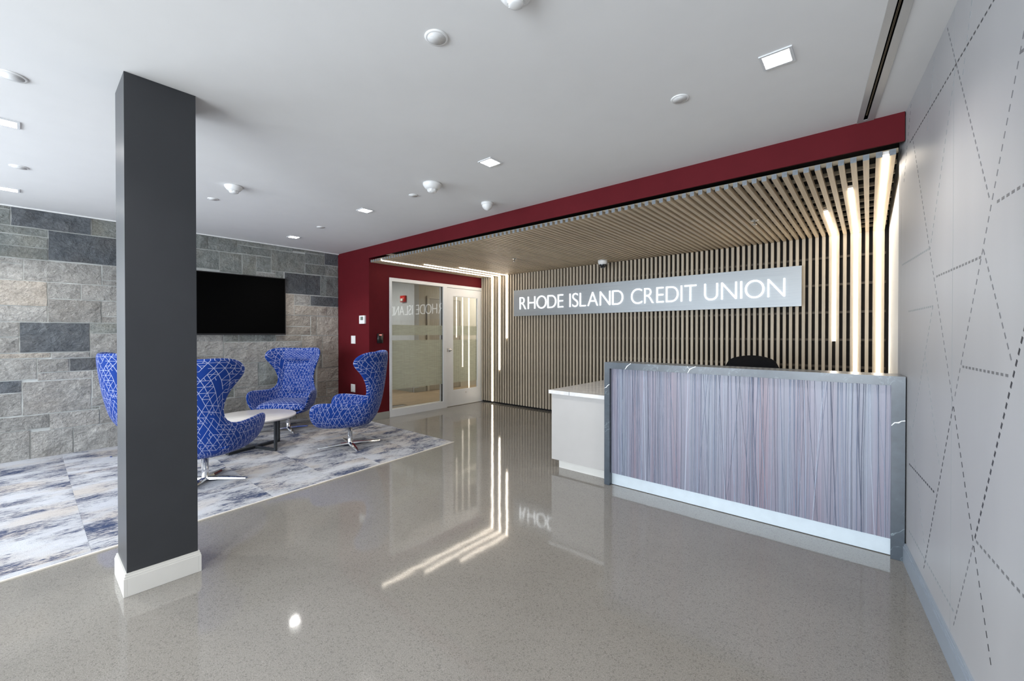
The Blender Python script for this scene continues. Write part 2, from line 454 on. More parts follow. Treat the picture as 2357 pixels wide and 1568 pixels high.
# ------------------------------------------------------------------ room dimensions (metres)
H = 2.53            # ceiling
XS = -6.44          # face of the stone wall
YS = 3.25           # face of the red header
XR = -5.51          # face of the red side wall with the door
YB = 5.55           # front of the wall slats
YF = -4.2           # shop front behind the camera
# printed wall on the right: a point and its direction towards the camera
PR = Vector((0.163, 3.168, 0)); TR = Vector((0.0998, -0.9950, 0)); NR = Vector((-0.9950, -0.0998, 0))
def rw(s, z, out=0.0):
    p = PR + TR * s + NR * out
    return Vector((p.x, p.y, z))

def struct(name, bm, m, parent=None):
    o = add(name, bm, m, parent)
    if parent is None: o['kind'] = 'structure'
    return o

# floor
b = bm_(); box(b, -9.0, 1.2, YF - 0.3, 9.0, -0.12, 0.0); floor = struct('floor', b, M_floor)
# ceiling of the lobby
b = bm_(); box(b, XS - 0.3, 1.2, YF - 0.3, YS + 0.2, H, H + 0.12); ceiling = struct('ceiling', b, M_ceil)
# stone wall backing
b = bm_(); box(b, XS - 0.3, XS, -1.5, YS, 0, H); box(b, XS - 0.3, XS, YF - 0.3, -3.95, 0, H); box(b, XS - 0.3, XS, -3.95, -1.5, 0, 0.25); box(b, XS - 0.3, XS, -3.95, -1.5, 2.44, H); box(b, XS, XS + 0.015, -1.5, YS - 0.001, 0.002, H - 0.013); wall_left = struct('wall_left', b, M_mortar)
# thin white reveal trim over the stones
b = bm_(); box(b, XS + 0.0, XS + 0.045, YF, YS, H - 0.012, H - 0.0005)
struct('trim_1', b, M_white)
# red front pier beside the stones (faces the lobby)
b = bm_(); box(b, XS - 0.3, XR, YS, YS + 0.14, 0, H)
box(b, XR, 0.150, YS, YS + 0.014, 2.365, H)
wall_pier = struct('wall_header', b, M_red)
# red side wall round the glazed screen
b = bm_()
box(b, XR - 0.12, XR, YS + 0.14, 3.585, 0, 2.45)
box(b, XR - 0.12, XR, 3.585, 5.61, 2.12, 2.45)
struct('wall_side', b, M_red)
# corner bead between stone and red
b = bm_(); box(b, XS + 0.0, XS + 0.012, YS - 0.008, YS - 0.0005, 0, H - 0.013); struct('trim_2', b, M_white)

# alcove: black plenum above the slats, backing board, white side wall
b = bm_(); box(b, XR - 0.12, 0.40, YS + 0.014, 5.9, H - 0.02, H + 0.1)
box(b, XR - 0.001, 0.148, YS + 0.0145, YS + 0.022, 2.366, H - 0.02)
ceiling_alcove = struct('ceiling_alcove', b, M_black)
b = bm_(); box(b, XR - 0.12, 0.5, 5.625, 5.75, 0, H); wall_back = struct('wall_back', b, M_board)
b = bm_(); box(b, 0.148, 0.30, 3.46, 5.625, 0, 2.50); struct('wall_alcove', b, M_white)
b = bm_(); box(b, XR, -0.6, 5.595, 5.625, 0, 0.028); struct('baseboard_back', b, M_black)

# slats: one mesh each for ceiling and wall, copied with their own origin
PITCH = 0.0588; NS = 96
b = bm_(); box(b, 0, 0.029, 0, YB - YS - 0.022, 0, 0.034)
for f in b.faces:
    if f.calc_center_median().y < 0.001: f.material_index = 1
s0 = add('slat', b, [M_slat_c, M_slatend], ceiling_alcove); s0.location = (0.0855, YS + 0.022, 2.304)
for k in range(1, NS): inst(s0, ceiling_alcove, (0.0855 - PITCH * k, YS + 0.022, 2.304))
b = bm_(); box(b, 0, 0.029, 0, 0.034, 0, 2.336 - 0.032)
w0 = add('slat', b, M_slat_w, wall_back); w0.location = (0.0855, YB, 0.032)
for k in range(1, NS): inst(w0, wall_back, (0.0855 - PITCH * k, YB, 0.032))
for z in (0.05, 0.335, 0.627, 0.919, 1.205, 1.496, 1.79, 2.08):
    b = bm_(); box(b, XR + 0.01, 0.127, YB + 0.0345, YB + 0.06, z - 0.012, z + 0.012); add('rail', b, M_raild, wall_back)
for k in range(11):
    y = YS + 0.10 + k * 0.213
    b = bm_(); box(b, XR + 0.01, 0.127, y - 0.009, y + 0.009, 2.3385, 2.362); add('rail', b, M_rail, ceiling_alcove)

# printed wall on the right
b = bm_(); prism(b, [rw(-0.285, 0)[:2], rw(7.6, 0)[:2], rw(7.6, 0, -0.16)[:2], rw(-0.285, 0, -0.012)[:2]][::-1], 0, H)
wall_right = struct('wall_right', b, M_print)
def quad_on_wall(bm, s0, z0, s1, z1, wd, out=0.0006, hs=0.0005):
    d = Vector((s1 - s0, z1 - z0)); d.normalize(); n = Vector((-d.y, d.x)) * wd / 2
    c = [(s0 + n.x, z0 + n.y), (s1 + n.x, z1 + n.y), (s1 - n.x, z1 - n.y), (s0 - n.x, z0 - n.y)]
    fr = [bm.verts.new(rw(s, z, out)) for s, z in c]; bk = [bm.verts.new(rw(s, z, -0.0002)) for s, z in c]
    bm.faces.new(fr); bm.faces.new(bk[::-1])
    for i in range(4): bm.faces.new([fr[i], bk[i], bk[(i + 1) % 4], fr[(i + 1) % 4]])
LINES = [(1.251, 2.292, -0.026, 2.312, 'k', .0), (0.734, 2.508, 1.229, 1.666, 'g', 0), (1.035, 2.427, 0.93, 2.196, 'l', 0), (0.846, 2.28, 0.481, 1.661, 'l', 0),
 (0.536, 2.498, 0.388, 2.182, 'l', 0), (0.05, 2.51, -0.152, 2.116, 'g', 0), (0.089, 2.317, 0.856, 0.989, 'g', 0), (0.856, 0.989, 1.278, 0.218, 'k', 0),
 (1.473, 2.101, 0.847, 0.988, 'g', 0), (0.847, 0.988, 0.39, 0.135, 'k', 0), (1.58, 1.66, 1.229, 1.666, 'd', 1), (1.143, 1.52, 0.57, 1.518, 'd', 1),
 (0.486, 1.66, -0.202, 1.671, 'l', 1), (0.536, 1.392, -0.028, 1.391, 'l', 1), (1.165, 1.539, 1.41, 1.166, 'g', 0), (1.56, 1.45, 1.096, 0.565, 'k', 2),
 (0.96, 1.15, 1.401, 1.151, 'd', 1), (0.062, 0.565, 0.624, 0.575, 'k', 1), (1.119, 0.578, 1.65, 0.585, 'd', 1), (1.088, 0.551, 0.868, 0.144, 'g', 0),
 (0.073, 0.205, 0.895, 0.21, 'l', 1), (0.536, 1.394, 0.123, 0.746, 'l', 0), (0.401, 1.163, 0.677, 0.688, 'l', 0), (0.094, 0.775, 0.428, 0.249, 'l', 0),
 (1.435, 2.025, 1.70, 1.96, 'g', 1),
 # the pattern goes on beyond the frame
 (1.7, 2.4, 2.4, 1.1, 'g', 0), (2.4, 1.1, 3.2, 2.3, 'k', 0), (1.58, 1.2, 2.5, 0.2, 'g', 0), (2.1, 0.58, 3.6, 0.58, 'd', 1), (2.9, 0.2, 3.8, 1.9, 'g', 0), (1.7, 1.96, 3.4, 1.96, 'd', 1)]
for i, (a0, z0, a1, z1, kk, dense) in enumerate(LINES):
    L = math.hypot(a1 - a0, z1 - z0); per = 0.0355; wd = 0.0085 if dense == 2 else (0.0085 if dense else {'k': 0.0066, 'g': 0.0060, 'l': 0.0052}[kk])
    du = 0.55 * per
    n = int(L / per); b = bm_()
    for k in range(n):
        t0 = k * per / L; t1 = (k * per + du) / L
        quad_on_wall(b, a0 + (a1 - a0) * t0, z0 + (z1 - z0) * t0, a0 + (a1 - a0) * t1, z0 + (z1 - z0) * t1, wd)
    o = add('printed_dashed_line', b, M_dash[kk], wall_right); o['kind'] = 'stuff'
for s_ in (-0.205, 0.83):
    b = bm_(); quad_on_wall(b, s_, 0.11, s_, H, 0.0018, 0.0003); add('seam', b, M_dash['l'], wall_right)
# its base moulding
b = bm_()
for z0, z1, th in ((0, 0.088, 0.014), (0.088, 0.100, 0.011), (0.100, 0.106, 0.007)):
    prism(b, [rw(0.0, 0, th)[:2], rw(7.2, 0, th)[:2], rw(7.2, 0, 0.0002)[:2], rw(0.0, 0, 0.0002)[:2]][::-1], z0, z1)
struct('baseboard_right', b, M_baseblue)
# base under the red pier and jamb
b = bm_(); box(b, XS + 0.01, XR - 0.0, YS - 0.011, YS - 0.0003, 0, 0.098)
box(b, XR + 0.0003, XR + 0.011, YS - 0.011, 3.583, 0, 0.098)
struct('baseboard_left', b, M_basegrey)

# shop front behind the camera: piers, head and sill round three windows
b = bm_()
xs = [XS - 0.3] + [v for p in WIN for v in p] + [1.2]
for i in range(0, len(xs), 2): box(b, xs[i], xs[i + 1], YF - 0.15, YF, 0, H)
for a_, c_ in WIN:
    box(b, a_, c_, YF - 0.15, YF, 0, 0.12); box(b, a_, c_, YF - 0.15, YF, 2.44, H)
struct('wall_front', b, M_white)
for i, (a_, c_) in enumerate(WIN):
    b = bm_()
    box(b, a_, a_ + 0.05, YF - 0.1, YF - 0.04, 0.12, 2.44); box(b, c_ - 0.05, c_, YF - 0.1, YF - 0.04, 0.12, 2.44)
    box(b, a_ + 0.05, c_ - 0.05, YF - 0.1, YF - 0.04, 0.12, 0.18); box(b, a_ + 0.05, c_ - 0.05, YF - 0.1, YF - 0.04, 2.38, 2.44)
    struct('window_%d' % (i + 1), b, M_frame)
b = bm_()  # frame of the unseen left window, added to let in side light
for q in ((-3.95, -3.9, .25, 2.44), (-1.55, -1.5, .25, 2.44), (-3.9, -1.55, .25, .31), (-3.9, -1.55, 2.38, 2.44)): box(b, XS - 0.2, XS - 0.14, *q)
struct('window_5', b, M_frame)

# ------------------------------------------------------------------ stones, each its own piece
STONES = [(-0.680,-0.085,2.490,2.530,"g"),(-0.480,-0.085,2.335,2.490,"g"),(-0.085,0.475,2.335,2.530,"d"),(0.475,0.700,2.335,2.530,"g"),(-0.680,0.160,2.255,2.335,"g"),(-0.560,0.160,2.140,2.255,"g"),(-0.550,0.160,2.020,2.140,"g"),(0.160,0.700,2.025,2.335,"d"),(-0.320,-0.005,1.965,2.020,"l"),(-0.685,-0.005,1.800,1.965,"l"),(-0.005,0.555,1.800,2.020,"l"),(0.555,0.700,1.860,2.025,"l"),(0.555,0.700,1.800,1.860,"l"),(-0.210,0.155,1.545,1.800,"t"),(0.155,0.395,1.630,1.800,"l"),(0.395,0.695,1.630,1.800,"l"),(-0.340,0.155,1.385,1.545,"l"),(0.155,0.550,1.385,1.630,"l"),(0.550,0.695,1.460,1.630,"l"),(0.550,0.695,1.385,1.460,"l"),(0.460,0.695,1.270,1.385,"g"),(-0.430,-0.035,1.235,1.385,"l"),(-0.035,0.460,1.075,1.385,"d"),(-0.595,-0.035,1.075,1.235,"l"),(0.460,0.695,1.010,1.270,"l"),(-0.315,0.175,1.020,1.075,"t"),(0.175,0.460,1.010,1.075,"l"),(-0.635,0.080,0.805,1.020,"l"),(0.080,0.305,0.870,1.010,"l"),(0.305,0.695,0.870,1.010,"d"),(0.080,0.475,0.785,0.870,"l"),(-0.695,-0.020,0.680,0.805,"d"),(-0.305,-0.020,0.450,0.680,"l"),(-0.020,0.470,0.445,0.785,"l"),(0.475,0.690,0.570,0.870,"l"),(0.470,0.690,0.475,0.570,"l"),(-0.510,0.160,0.300,0.445,"l"),(0.160,0.530,0.275,0.445,"l"),(0.530,0.690,0.275,0.475,"l"),(-0.230,0.030,0.000,0.300,"l"),(0.030,0.330,0.000,0.275,"l"),(0.330,0.695,0.000,0.275,"l"),(1.375,1.525,2.340,2.530,"g"),(1.525,1.855,2.340,2.530,"g"),(1.855,2.555,2.460,2.530,"g"),(1.855,2.270,2.345,2.460,"g"),(2.270,2.735,2.160,2.460,"g"),(2.555,3.030,2.480,2.530,"g"),(2.735,3.030,2.320,2.480,"g"),(2.735,3.030,2.165,2.320,"g"),(3.030,3.250,2.335,2.530,"d"),(3.030,3.250,2.165,2.335,"g"),(1.375,1.650,2.095,2.340,"g"),(1.650,1.910,2.070,2.340,"g"),(1.910,2.080,2.060,2.345,"g"),(2.080,2.270,2.125,2.345,"g"),(2.445,2.965,1.850,2.160,"d"),(2.965,3.250,1.845,2.165,"g"),(2.435,2.580,1.540,1.850,"t"),(2.580,2.815,1.690,1.850,"l"),(2.815,3.250,1.690,1.845,"d"),(2.580,3.060,1.540,1.690,"t"),(3.060,3.250,1.535,1.690,"t"),(2.430,2.815,1.375,1.540,"t"),(2.430,2.815,1.245,1.375,"t"),(2.815,2.905,1.240,1.540,"t"),(2.905,3.250,1.240,1.535,"t"),(1.375,1.690,0.990,1.285,"l"),(1.690,1.865,1.155,1.280,"g"),(1.865,2.325,1.155,1.285,"g"),(2.325,2.685,1.155,1.245,"t"),(2.200,2.685,0.870,1.155,"l"),(2.685,2.990,0.970,1.240,"t"),(2.990,3.250,0.740,1.240,"t"),(1.690,2.200,0.870,1.155,"l"),(1.370,1.690,0.815,0.990,"l"),(1.690,2.095,0.545,0.870,"l"),(2.095,2.400,0.545,0.870,"g"),(2.910,3.250,0.530,0.740,"t"),(2.910,3.060,0.295,0.530,"t"),(3.060,3.250,0.410,0.530,"t"),(3.060,3.250,0.290,0.410,"t"),(2.885,3.250,0.105,0.290,"t"),(1.810,2.365,0.420,0.545,"l"),(1.670,1.955,0.170,0.420,"l"),(1.955,2.060,0.330,0.420,"t"),(1.955,2.060,0.160,0.330,"l"),(2.060,2.885,0.105,0.420,"l"),(2.595,2.795,0.000,0.105,"t"),(2.795,3.250,0.000,0.105,"t"),(-2.400,-1.935,0.000,0.260,"l"),(-1.935,-1.390,0.000,0.260,"t"),(-1.390,-0.655,0.000,0.160,"l"),(-0.655,-0.230,0.000,0.200,"l"),(0.695,1.420,0.000,0.260,"t"),(1.420,2.190,0.000,0.105,"l"),(2.190,2.595,0.000,0.105,"l"),(1.420,2.060,0.105,0.160,"l"),(-1.390,-0.655,0.160,0.420,"l"),(1.420,1.670,0.170,0.370,"l"),(-0.655,-0.230,0.200,0.300,"l"),(-2.400,-1.945,0.260,0.420,"g"),(-1.945,-1.390,0.260,0.520,"l"),(0.695,1.420,0.260,0.520,"l"),(-0.655,-0.510,0.300,0.500,"d"),(1.420,1.670,0.370,0.570,"l"),(-2.400,-1.945,0.420,0.680,"l"),(-1.390,-0.655,0.420,0.680,"l"),(1.670,1.810,0.420,0.545,"g"),(2.365,2.885,0.420,0.545,"l"),(0.470,0.530,0.445,0.475,"g"),(-0.510,-0.305,0.450,0.680,"t"),(-0.655,-0.510,0.500,0.680,"l"),(-1.945,-1.535,0.520,0.780,"l"),(-1.535,-1.390,0.520,0.680,"l"),(0.695,1.420,0.520,0.720,"g"),(2.400,2.885,0.545,0.705,"l"),(1.420,1.670,0.570,0.815,"l"),(-2.400,-1.945,0.680,0.880,"l"),(-1.535,-0.925,0.680,0.840,"g"),(-0.925,-0.695,0.680,0.940,"l"),(2.400,2.885,0.705,0.870,"l"),(0.695,1.370,0.720,0.980,"l"),(1.370,1.420,0.720,0.815,"g"),(2.910,2.990,0.740,0.970,"l"),(-1.945,-1.535,0.780,0.940,"d"),(-0.695,-0.635,0.805,0.965,"l"),(-1.535,-0.925,0.840,1.000,"g"),(2.685,2.885,0.870,0.970,"t"),(-2.400,-1.945,0.880,1.080,"l"),(-1.945,-1.535,0.940,1.200,"d"),(-0.925,-0.695,0.940,1.140,"g"),(-0.695,-0.635,0.965,1.125,"l"),(0.695,1.370,0.980,1.180,"l"),(-1.535,-0.925,1.000,1.160,"l"),(-0.635,-0.315,1.020,1.075,"l"),(-0.635,-0.595,1.075,1.275,"l"),(-2.400,-1.945,1.080,1.340,"l"),(-0.695,-0.635,1.125,1.285,"d"),(-0.925,-0.695,1.140,1.400,"l"),(-1.535,-0.925,1.160,1.360,"d"),(0.695,1.225,1.180,1.440,"t"),(1.225,1.370,1.180,1.340,"d"),(-1.945,-1.535,1.200,1.360,"l"),(-0.595,-0.430,1.235,1.435,"g"),(2.325,2.430,1.245,1.445,"l"),(-0.635,-0.595,1.275,1.475,"l"),(1.690,1.865,1.280,1.440,"l"),(-0.695,-0.635,1.285,1.545,"l"),(1.375,1.690,1.285,1.485,"t"),(1.865,2.325,1.285,1.545,"l"),(-2.400,-1.945,1.340,1.500,"g"),(1.225,1.370,1.340,1.600,"l"),(-1.945,-1.410,1.360,1.520,"l"),(-1.410,-0.925,1.360,1.520,"l"),(-0.430,-0.340,1.385,1.585,"l"),(-0.925,-0.695,1.400,1.660,"l"),(-0.595,-0.430,1.435,1.695,"g"),(0.695,1.225,1.440,1.700,"d"),(1.690,1.865,1.440,1.600,"l"),(2.325,2.430,1.445,1.605,"l"),(-0.635,-0.595,1.475,1.800,"l"),(1.375,1.690,1.485,1.645,"d"),(-2.400,-1.945,1.500,1.660,"g"),(-1.945,-1.220,1.520,1.780,"l"),(-1.220,-0.925,1.520,1.720,"d"),(-0.695,-0.635,1.545,1.705,"l"),(-0.340,-0.210,1.545,1.800,"l"),(1.865,2.325,1.545,1.705,"l"),(-0.430,-0.340,1.585,1.800,"t"),(1.225,1.370,1.600,1.860,"l"),(1.690,1.865,1.600,1.800,"l"),(2.325,2.430,1.605,1.765,"l"),(1.375,1.690,1.645,1.845,"l"),(-2.400,-1.945,1.660,1.820,"l"),(-0.925,-0.695,1.660,1.920,"l"),(-0.595,-0.430,1.695,1.800,"l"),(0.695,1.045,1.700,1.800,"l"),(1.045,1.225,1.700,1.960,"l"),(-0.695,-0.635,1.705,1.800,"l"),(1.865,2.325,1.705,1.865,"g"),(-1.220,-0.925,1.720,1.920,"l"),(2.325,2.430,1.765,1.925,"l"),(-1.945,-1.220,1.780,1.980,"l"),(0.700,1.045,1.800,2.000,"l"),(1.690,1.865,1.800,2.070,"l"),(-2.400,-1.945,1.820,1.980,"d"),(1.375,1.690,1.845,2.070,"l"),(1.225,1.370,1.860,2.060,"g"),(1.865,2.325,1.865,2.060,"l"),(-1.220,-0.820,1.920,2.180,"l"),(-0.820,-0.695,1.920,2.120,"l"),(2.325,2.430,1.925,2.160,"g"),(1.045,1.225,1.960,2.160,"l"),(-0.685,-0.320,1.965,2.020,"g"),(-2.400,-1.875,1.980,2.140,"g"),(-1.875,-1.220,1.980,2.240,"l"),(0.700,1.045,2.000,2.160,"l"),(-0.685,-0.550,2.020,2.140,"l"),(1.225,1.370,2.060,2.220,"t"),(2.080,2.325,2.060,2.125,"l"),(-0.820,-0.685,2.120,2.380,"l"),(2.270,2.325,2.125,2.160,"l"),(-2.400,-1.875,2.140,2.400,"d"),(-0.685,-0.560,2.140,2.255,"l"),(0.700,1.100,2.160,2.360,"g"),(1.100,1.225,2.160,2.320,"g"),(-1.220,-0.820,2.180,2.340,"t"),(1.225,1.370,2.220,2.420,"l"),(-1.875,-1.220,2.240,2.530,"l"),(1.100,1.225,2.320,2.530,"l"),(-0.680,-0.480,2.335,2.490,"l"),(-1.220,-0.820,2.340,2.530,"l"),(0.700,1.100,2.360,2.530,"g"),(-0.820,-0.685,2.380,2.530,"l"),(-2.400,-1.875,2.400,2.530,"l"),(1.225,1.370,2.420,2.530,"d")]
rs = random.Random(11)
for (y0, y1, z0, z1, kk) in STONES:
    if y0 < -1.49: 
        if y1 < -1.3: continue
        y0 = -1.49
    g = 0.0048
    y0 += g; y1 -= g; z0 += (g if z0 > 0 else 0.001); z1 -= (g if z1 < H - 0.02 else 0.014)
    wy, wz = y1 - y0, z1 - z0
    ny = max(2, min(8, int(wy / 0.075))); nz = max(2, min(5, int(wz / 0.065)))
    prj = rs.uniform(0.020, 0.032)
    b = bm_(); sd = rs.uniform(0, 100); grid = []
    cy, cz = (y0 + y1) / 2, (z0 + z1) / 2
    for j in range(nz + 1):
        row = []
        for i in range(ny + 1):
            u, v = i / ny, j / nz
            edge = (i in (0, ny)) or (j in (0, nz))
            y, z = y0 + wy * u, z0 + wz * v
            n = noise.noise(Vector((y * 7 + sd, z * 7, 0.3)))
            d = prj * (0.86 if edge else 1.0) + n * (0.003 if edge else 0.016)
            if not edge:
                y += rs.uniform(-0.2, 0.2) * wy / ny; z += rs.uniform(-0.2, 0.2) * wz / nz
            else:
                if i not in (0, ny): z += rs.uniform(-0.0025, 0.0015) * (1 if j else -1)
                if j not in (0, nz): y += rs.uniform(-0.004, 0.001) * (1 if i else -1)
            row.append(b.verts.new((max(0.0175 if not edge else 0.0165, d), y - cy, z - cz)))
        grid.append(row)
    for j in range(nz):
        for i in range(ny): 
            f = b.faces.new([grid[j][i], grid[j][i + 1], grid[j + 1][i + 1], grid[j + 1][i]]); f.smooth = False
    loop = grid[0][:] + [grid[j][-1] for j in range(1, nz + 1)] + grid[-1][-2::-1] + [grid[j][0] for j in range(nz - 1, 0, -1)]
    back = [b.verts.new((0.010, v_.co.y, v_.co.z)) for v_ in loop]
    for i in range(len(loop)):
        j = (i + 1) % len(loop); b.faces.new([loop[j], loop[i], back[i], back[j]])
    o = add('stone', b, M_stone[kk], wall_left, local=True); o.location = (XS + 0.0003, cy, cz)

# ------------------------------------------------------------------ column
CX0, CX1, CY0, CY1 = -3.005, -2.720, 0.315, 0.596
col_r = empty('square_column', ((CX0 + CX1) / 2, (CY0 + CY1) / 2, 0))
tag(col_r, 'charcoal painted square column with white base moulding at edge of carpet', 'column')
b = bm_(); box(b, CX0, CX1, CY0, CY1, 0.0, H - 0.0005); bevel(b, 0.003, 2); add('shaft', b, M_char, col_r)
b = bm_()
for z0, z1, th in ((0.001, 0.088, 0.013), (0.088, 0.098, 0.0105), (0.098, 0.110, 0.007)):
    for q in ((CX0 - th, CX1 + th, CY0 - th, CY0 - 0.0003), (CX0 - th, CX1 + th, CY1 + 0.0003, CY1 + th), (CX0 - th, CX0 - 0.0003, CY0, CY1), (CX1 + 0.0003, CX1 + th, CY0, CY1)):
        box(b, *q, z0, z1)
add('base_moulding', b, M_basewhite, col_r)

# ------------------------------------------------------------------ carpet of tiles with metal edge
E1 = Vector((-3.673, 3.249)); E0 = Vector((-3.356, -0.088)); ed = (E0 - E1).normalized()
E2 = E1 + ed * 7.3
carp = empty('tile_carpet', (-5.0, 1.0, 0))
tag(carp, 'blue and pale grey streaked carpet of tiles under the lounge chairs', 'carpet')
nrm = Vector((ed.y, -ed.x))
if nrm.x > 0: nrm = -nrm
tw, tl = 0.50, 0.50
yy = 3.245; row = 0
while yy > YF + 0.01:
    ya = max(yy - tl, YF + 0.005)
    x = XS + 0.005 + 0.0
    while x < -3.0:
        b = bm_(); box(b, x + 0.0004, x + tw - 0.0004, ya + 0.0004, yy - 0.0004, 0.0004, 0.006)
        bmesh.ops.bisect_plane(b, geom=b.verts[:] + b.edges[:] + b.faces[:], plane_co=(E1.x + nrm.x * 0.010, E1.y + nrm.y * 0.010, 0), plane_no=(-nrm.x, -nrm.y, 0), clear_outer=True)
        if len(b.faces) >= 3:
            bd = [e for e in b.edges if len(e.link_faces) == 1]
            if bd: bmesh.ops.contextual_create(b, geom=bd)
            add('carpet_tile', b, M_carpet, carp)
        else: b.free()
        x += tw
    yy = ya - 0.0; row += 1
b = bm_()
p0, p1 = E1, E2
q = [(p0 + nrm * 0.010), (p1 + nrm * 0.010), (p1 - nrm * 0.006), (p0 - nrm * 0.006)]
prism(b, [tuple(v) for v in q], 0.0004, 0.0075)
add('edge_strip', b, plain('champagne_metal_edge', (0.80, 0.75, 0.66), 0.35, 0.25), carp)  # beige metal; its bright highlight is put into the base colour

# ------------------------------------------------------------------ glazed screen and door
Y0, Y1, YM0, YM1 = 3.586, 5.612, 4.630, 4.712
b = bm_()
xa, xb = XR - 0.09, XR + 0.012
box(b, xa, xb, Y0, Y0 + 0.040, 0, 2.118)               # left jamb
box(b, xa, xb, Y0 + 0.040, Y1, 2.066, 2.118)           # head
box(b, xa, xb, YM0, YM1, 0, 2.066)                     # mullion
box(b, xa, xb, Y0 + 0.040, YM0, 0.0, 0.112)            # sill
box(b, xa, xb, 5.602, Y1, 0, 2.066)                    # right jamb
bevel(b, 0.0015, 1)
win = struct('window_4', b, M_frame)
b = bm_(); box(b, XR - 0.012, XR - 0.006, Y0 + 0.041, YM0 - 0.001, 0.113, 2.065); add('glass_pane', b, M_glass, win)
for z0, z1 in ((0.410, 1.166), (1.243, 1.405)):
    b = bm_(); box(b, XR - 0.0130, XR - 0.0124, Y0 + 0.041, YM0 - 0.001, z0, z1); add('frosted_band', b, M_frost, win)
b = bm_()
g_ = 0.012
box(b, XR - 0.030, XR - 0.0135, Y0 + 0.0402, Y0 + 0.0402 + g_, 0.1125, 2.0655); box(b, XR - 0.030, XR - 0.0135, YM0 - g_, YM0 - 0.0002, 0.1125, 2.0655)
add('glazing_gasket', b, M_blackpl, win)
door = empty('door_1', (XR, 5.600, 0)); door['kind'] = 'structure'
da, db = XR - 0.045, XR
b = bm_()
D0, D1, G0, G1, Z0, Z1, ZT = 4.716, 5.600, 4.857, 5.463, 0.272, 1.928, 2.062
box(b, da, db, D0, G0, 0.008, ZT); box(b, da, db, G1, D1, 0.008, ZT)
box(b, da, db, G0, G1, 0.008, Z0); box(b, da, db, G0, G1, Z1, ZT)
add('door_leaf', b, M_frame, door)
b = bm_(); box(b, XR - 0.026, XR - 0.020, G0 + 0.001, G1 - 0.001, Z0 + 0.001, Z1 - 0.001); add('glass_pane', b, M_glass, door)
for z0, z1 in ((0.409, 1.160), (1.238, 1.407)):
    b = bm_(); box(b, XR - 0.0270, XR - 0.0264, G0 + 0.001, G1 - 0.001, z0, z1); add('frosted_band', b, M_frost, door)
b = bm_()
for q in ((G0 + 0.0002, G0 + 0.010, Z0 + 0.0002, Z1 - 0.0002), (G1 - 0.010, G1 - 0.0002, Z0 + 0.0002, Z1 - 0.0002)):
    box(b, XR - 0.019, XR - 0.006, q[0], q[1], q[2], q[3])
for q in ((Z0 + 0.0002, Z0 + 0.010), (Z1 - 0.010, Z1 - 0.0002)): box(b, XR - 0.019, XR - 0.006, G0 + 0.0105, G1 - 0.0105, q[0], q[1])
add('glazing_bead', b, M_frame, door)
hz = 0.985
b = bm_()
lathe(b, [(0, 0.0), (0.030, 0.0), (0.030, 0.006), (0.024, 0.011), (0.013, 0.013), (0.013, 0.045), (0, 0.045)], 24, Matrix.Translation((XR + 0.0003, 4.782, hz)) @ Matrix.Rotation(R(90), 4, 'Y'))
rose = add('handle_rose', b, M_nickel, door)
b = bm_(); tube(b, [(XR + 0.045, 4.774, hz), (XR + 0.055, 4.80, hz + 0.002), (XR + 0.057, 4.85, hz + 0.004), (XR + 0.054, 4.89, hz), (XR + 0.046, 4.915, hz - 0.002)], [0.011, 0.011, 0.009, 0.0085, 0.007], 12)
add('lever', b, M_nickel, rose).parent = rose
b = bm_(); box(b, XR + 0.0003, XR + 0.002, 4.7165, 4.735, hz - 0.03, hz + 0.03); add('latch_plate', b, M_nickel, door)
for z in (1.875, 1.076, 0.232):
    b = bm_(); lathe(b, [(0, -0.055), (0.009, -0.055), (0.009, 0.055), (0, 0.055)], 12, Matrix.Translation((XR + 0.0215, 5.601, z))); add('hinge', b, M_nickel, door)
b = bm_(); lathe(b, [(0, 0), (0.016, 0), (0.014, 0.002), (0, 0.002)], 20, Matrix.Translation((XR + 0.0003, 5.16, 0.22)) @ Matrix.Rotation(R(90), 4, 'Y') @ Matrix.Diagonal((0.45, 1, 1, 1))); add('maker_badge', b, M_nickel, door)

# ------------------------------------------------------------------ corridor behind the glass
b = bm_(); box(b, -9.0, XR - 0.12, YS + 0.14, 8.6, 2.60, 2.7); struct('ceiling_corridor', b, M_ceil)
M_taupe = plain('taupe_paint', (0.42, 0.39, 0.33), 0.6, var=0.03)
M_pgrey = plain('pale_grey_paint', (0.40, 0.42, 0.44), 0.6, var=0.03)
b = bm_(); box(b, -9.0, -7.40, 5.43, 5.55, 0, 2.6); struct('wall_corridor_left', b, M_pgrey)
b = bm_(); box(b, -7.52, -7.40, 5.55, 8.6, 0, 2.6); struct('wall_corridor_back', b, M_taupe)
b = bm_(); box(b, -7.39, XR - 0.12, 8.5, 8.6, 0, 2.6); struct('wall_corridor_end', b, M_taupe)
b = bm_(); box(b, XR - 0.121, XR - 0.02, 5.76, 8.5, 0, 2.6); struct('wall_corridor_right', b, M_taupe)
b = bm_(); box(b, -9.0, -8.9, 3.4, 5.43, 0, 2.6); struct('wall_corridor_far', b, M_pgrey)
b = bm_(); box(b, -8.9, XS - 0.3, YS + 0.04, YS + 0.14, 0, 2.6); struct('wall_corridor_near', b, M_pgrey)
b = bm_(); box(b, -8.9, -7.45, 5.418, 5.4297, 0, 0.10); box(b, -7.3997, -7.388, 5.418, 5.755, 0, 0.10); struct('baseboard_corridor', b, M_basegrey)
lc = empty('corridor_floor_boards', (-7.0, 5.5, 0)); lc['kind'] = 'structure'; lc.name = 'floor_corridor'
b = bm_(); box(b, 0, 0.149, 0, 1.49, 0.0005, 0.005); pk = add('plank', b, M_plank, lc, True)
first = True
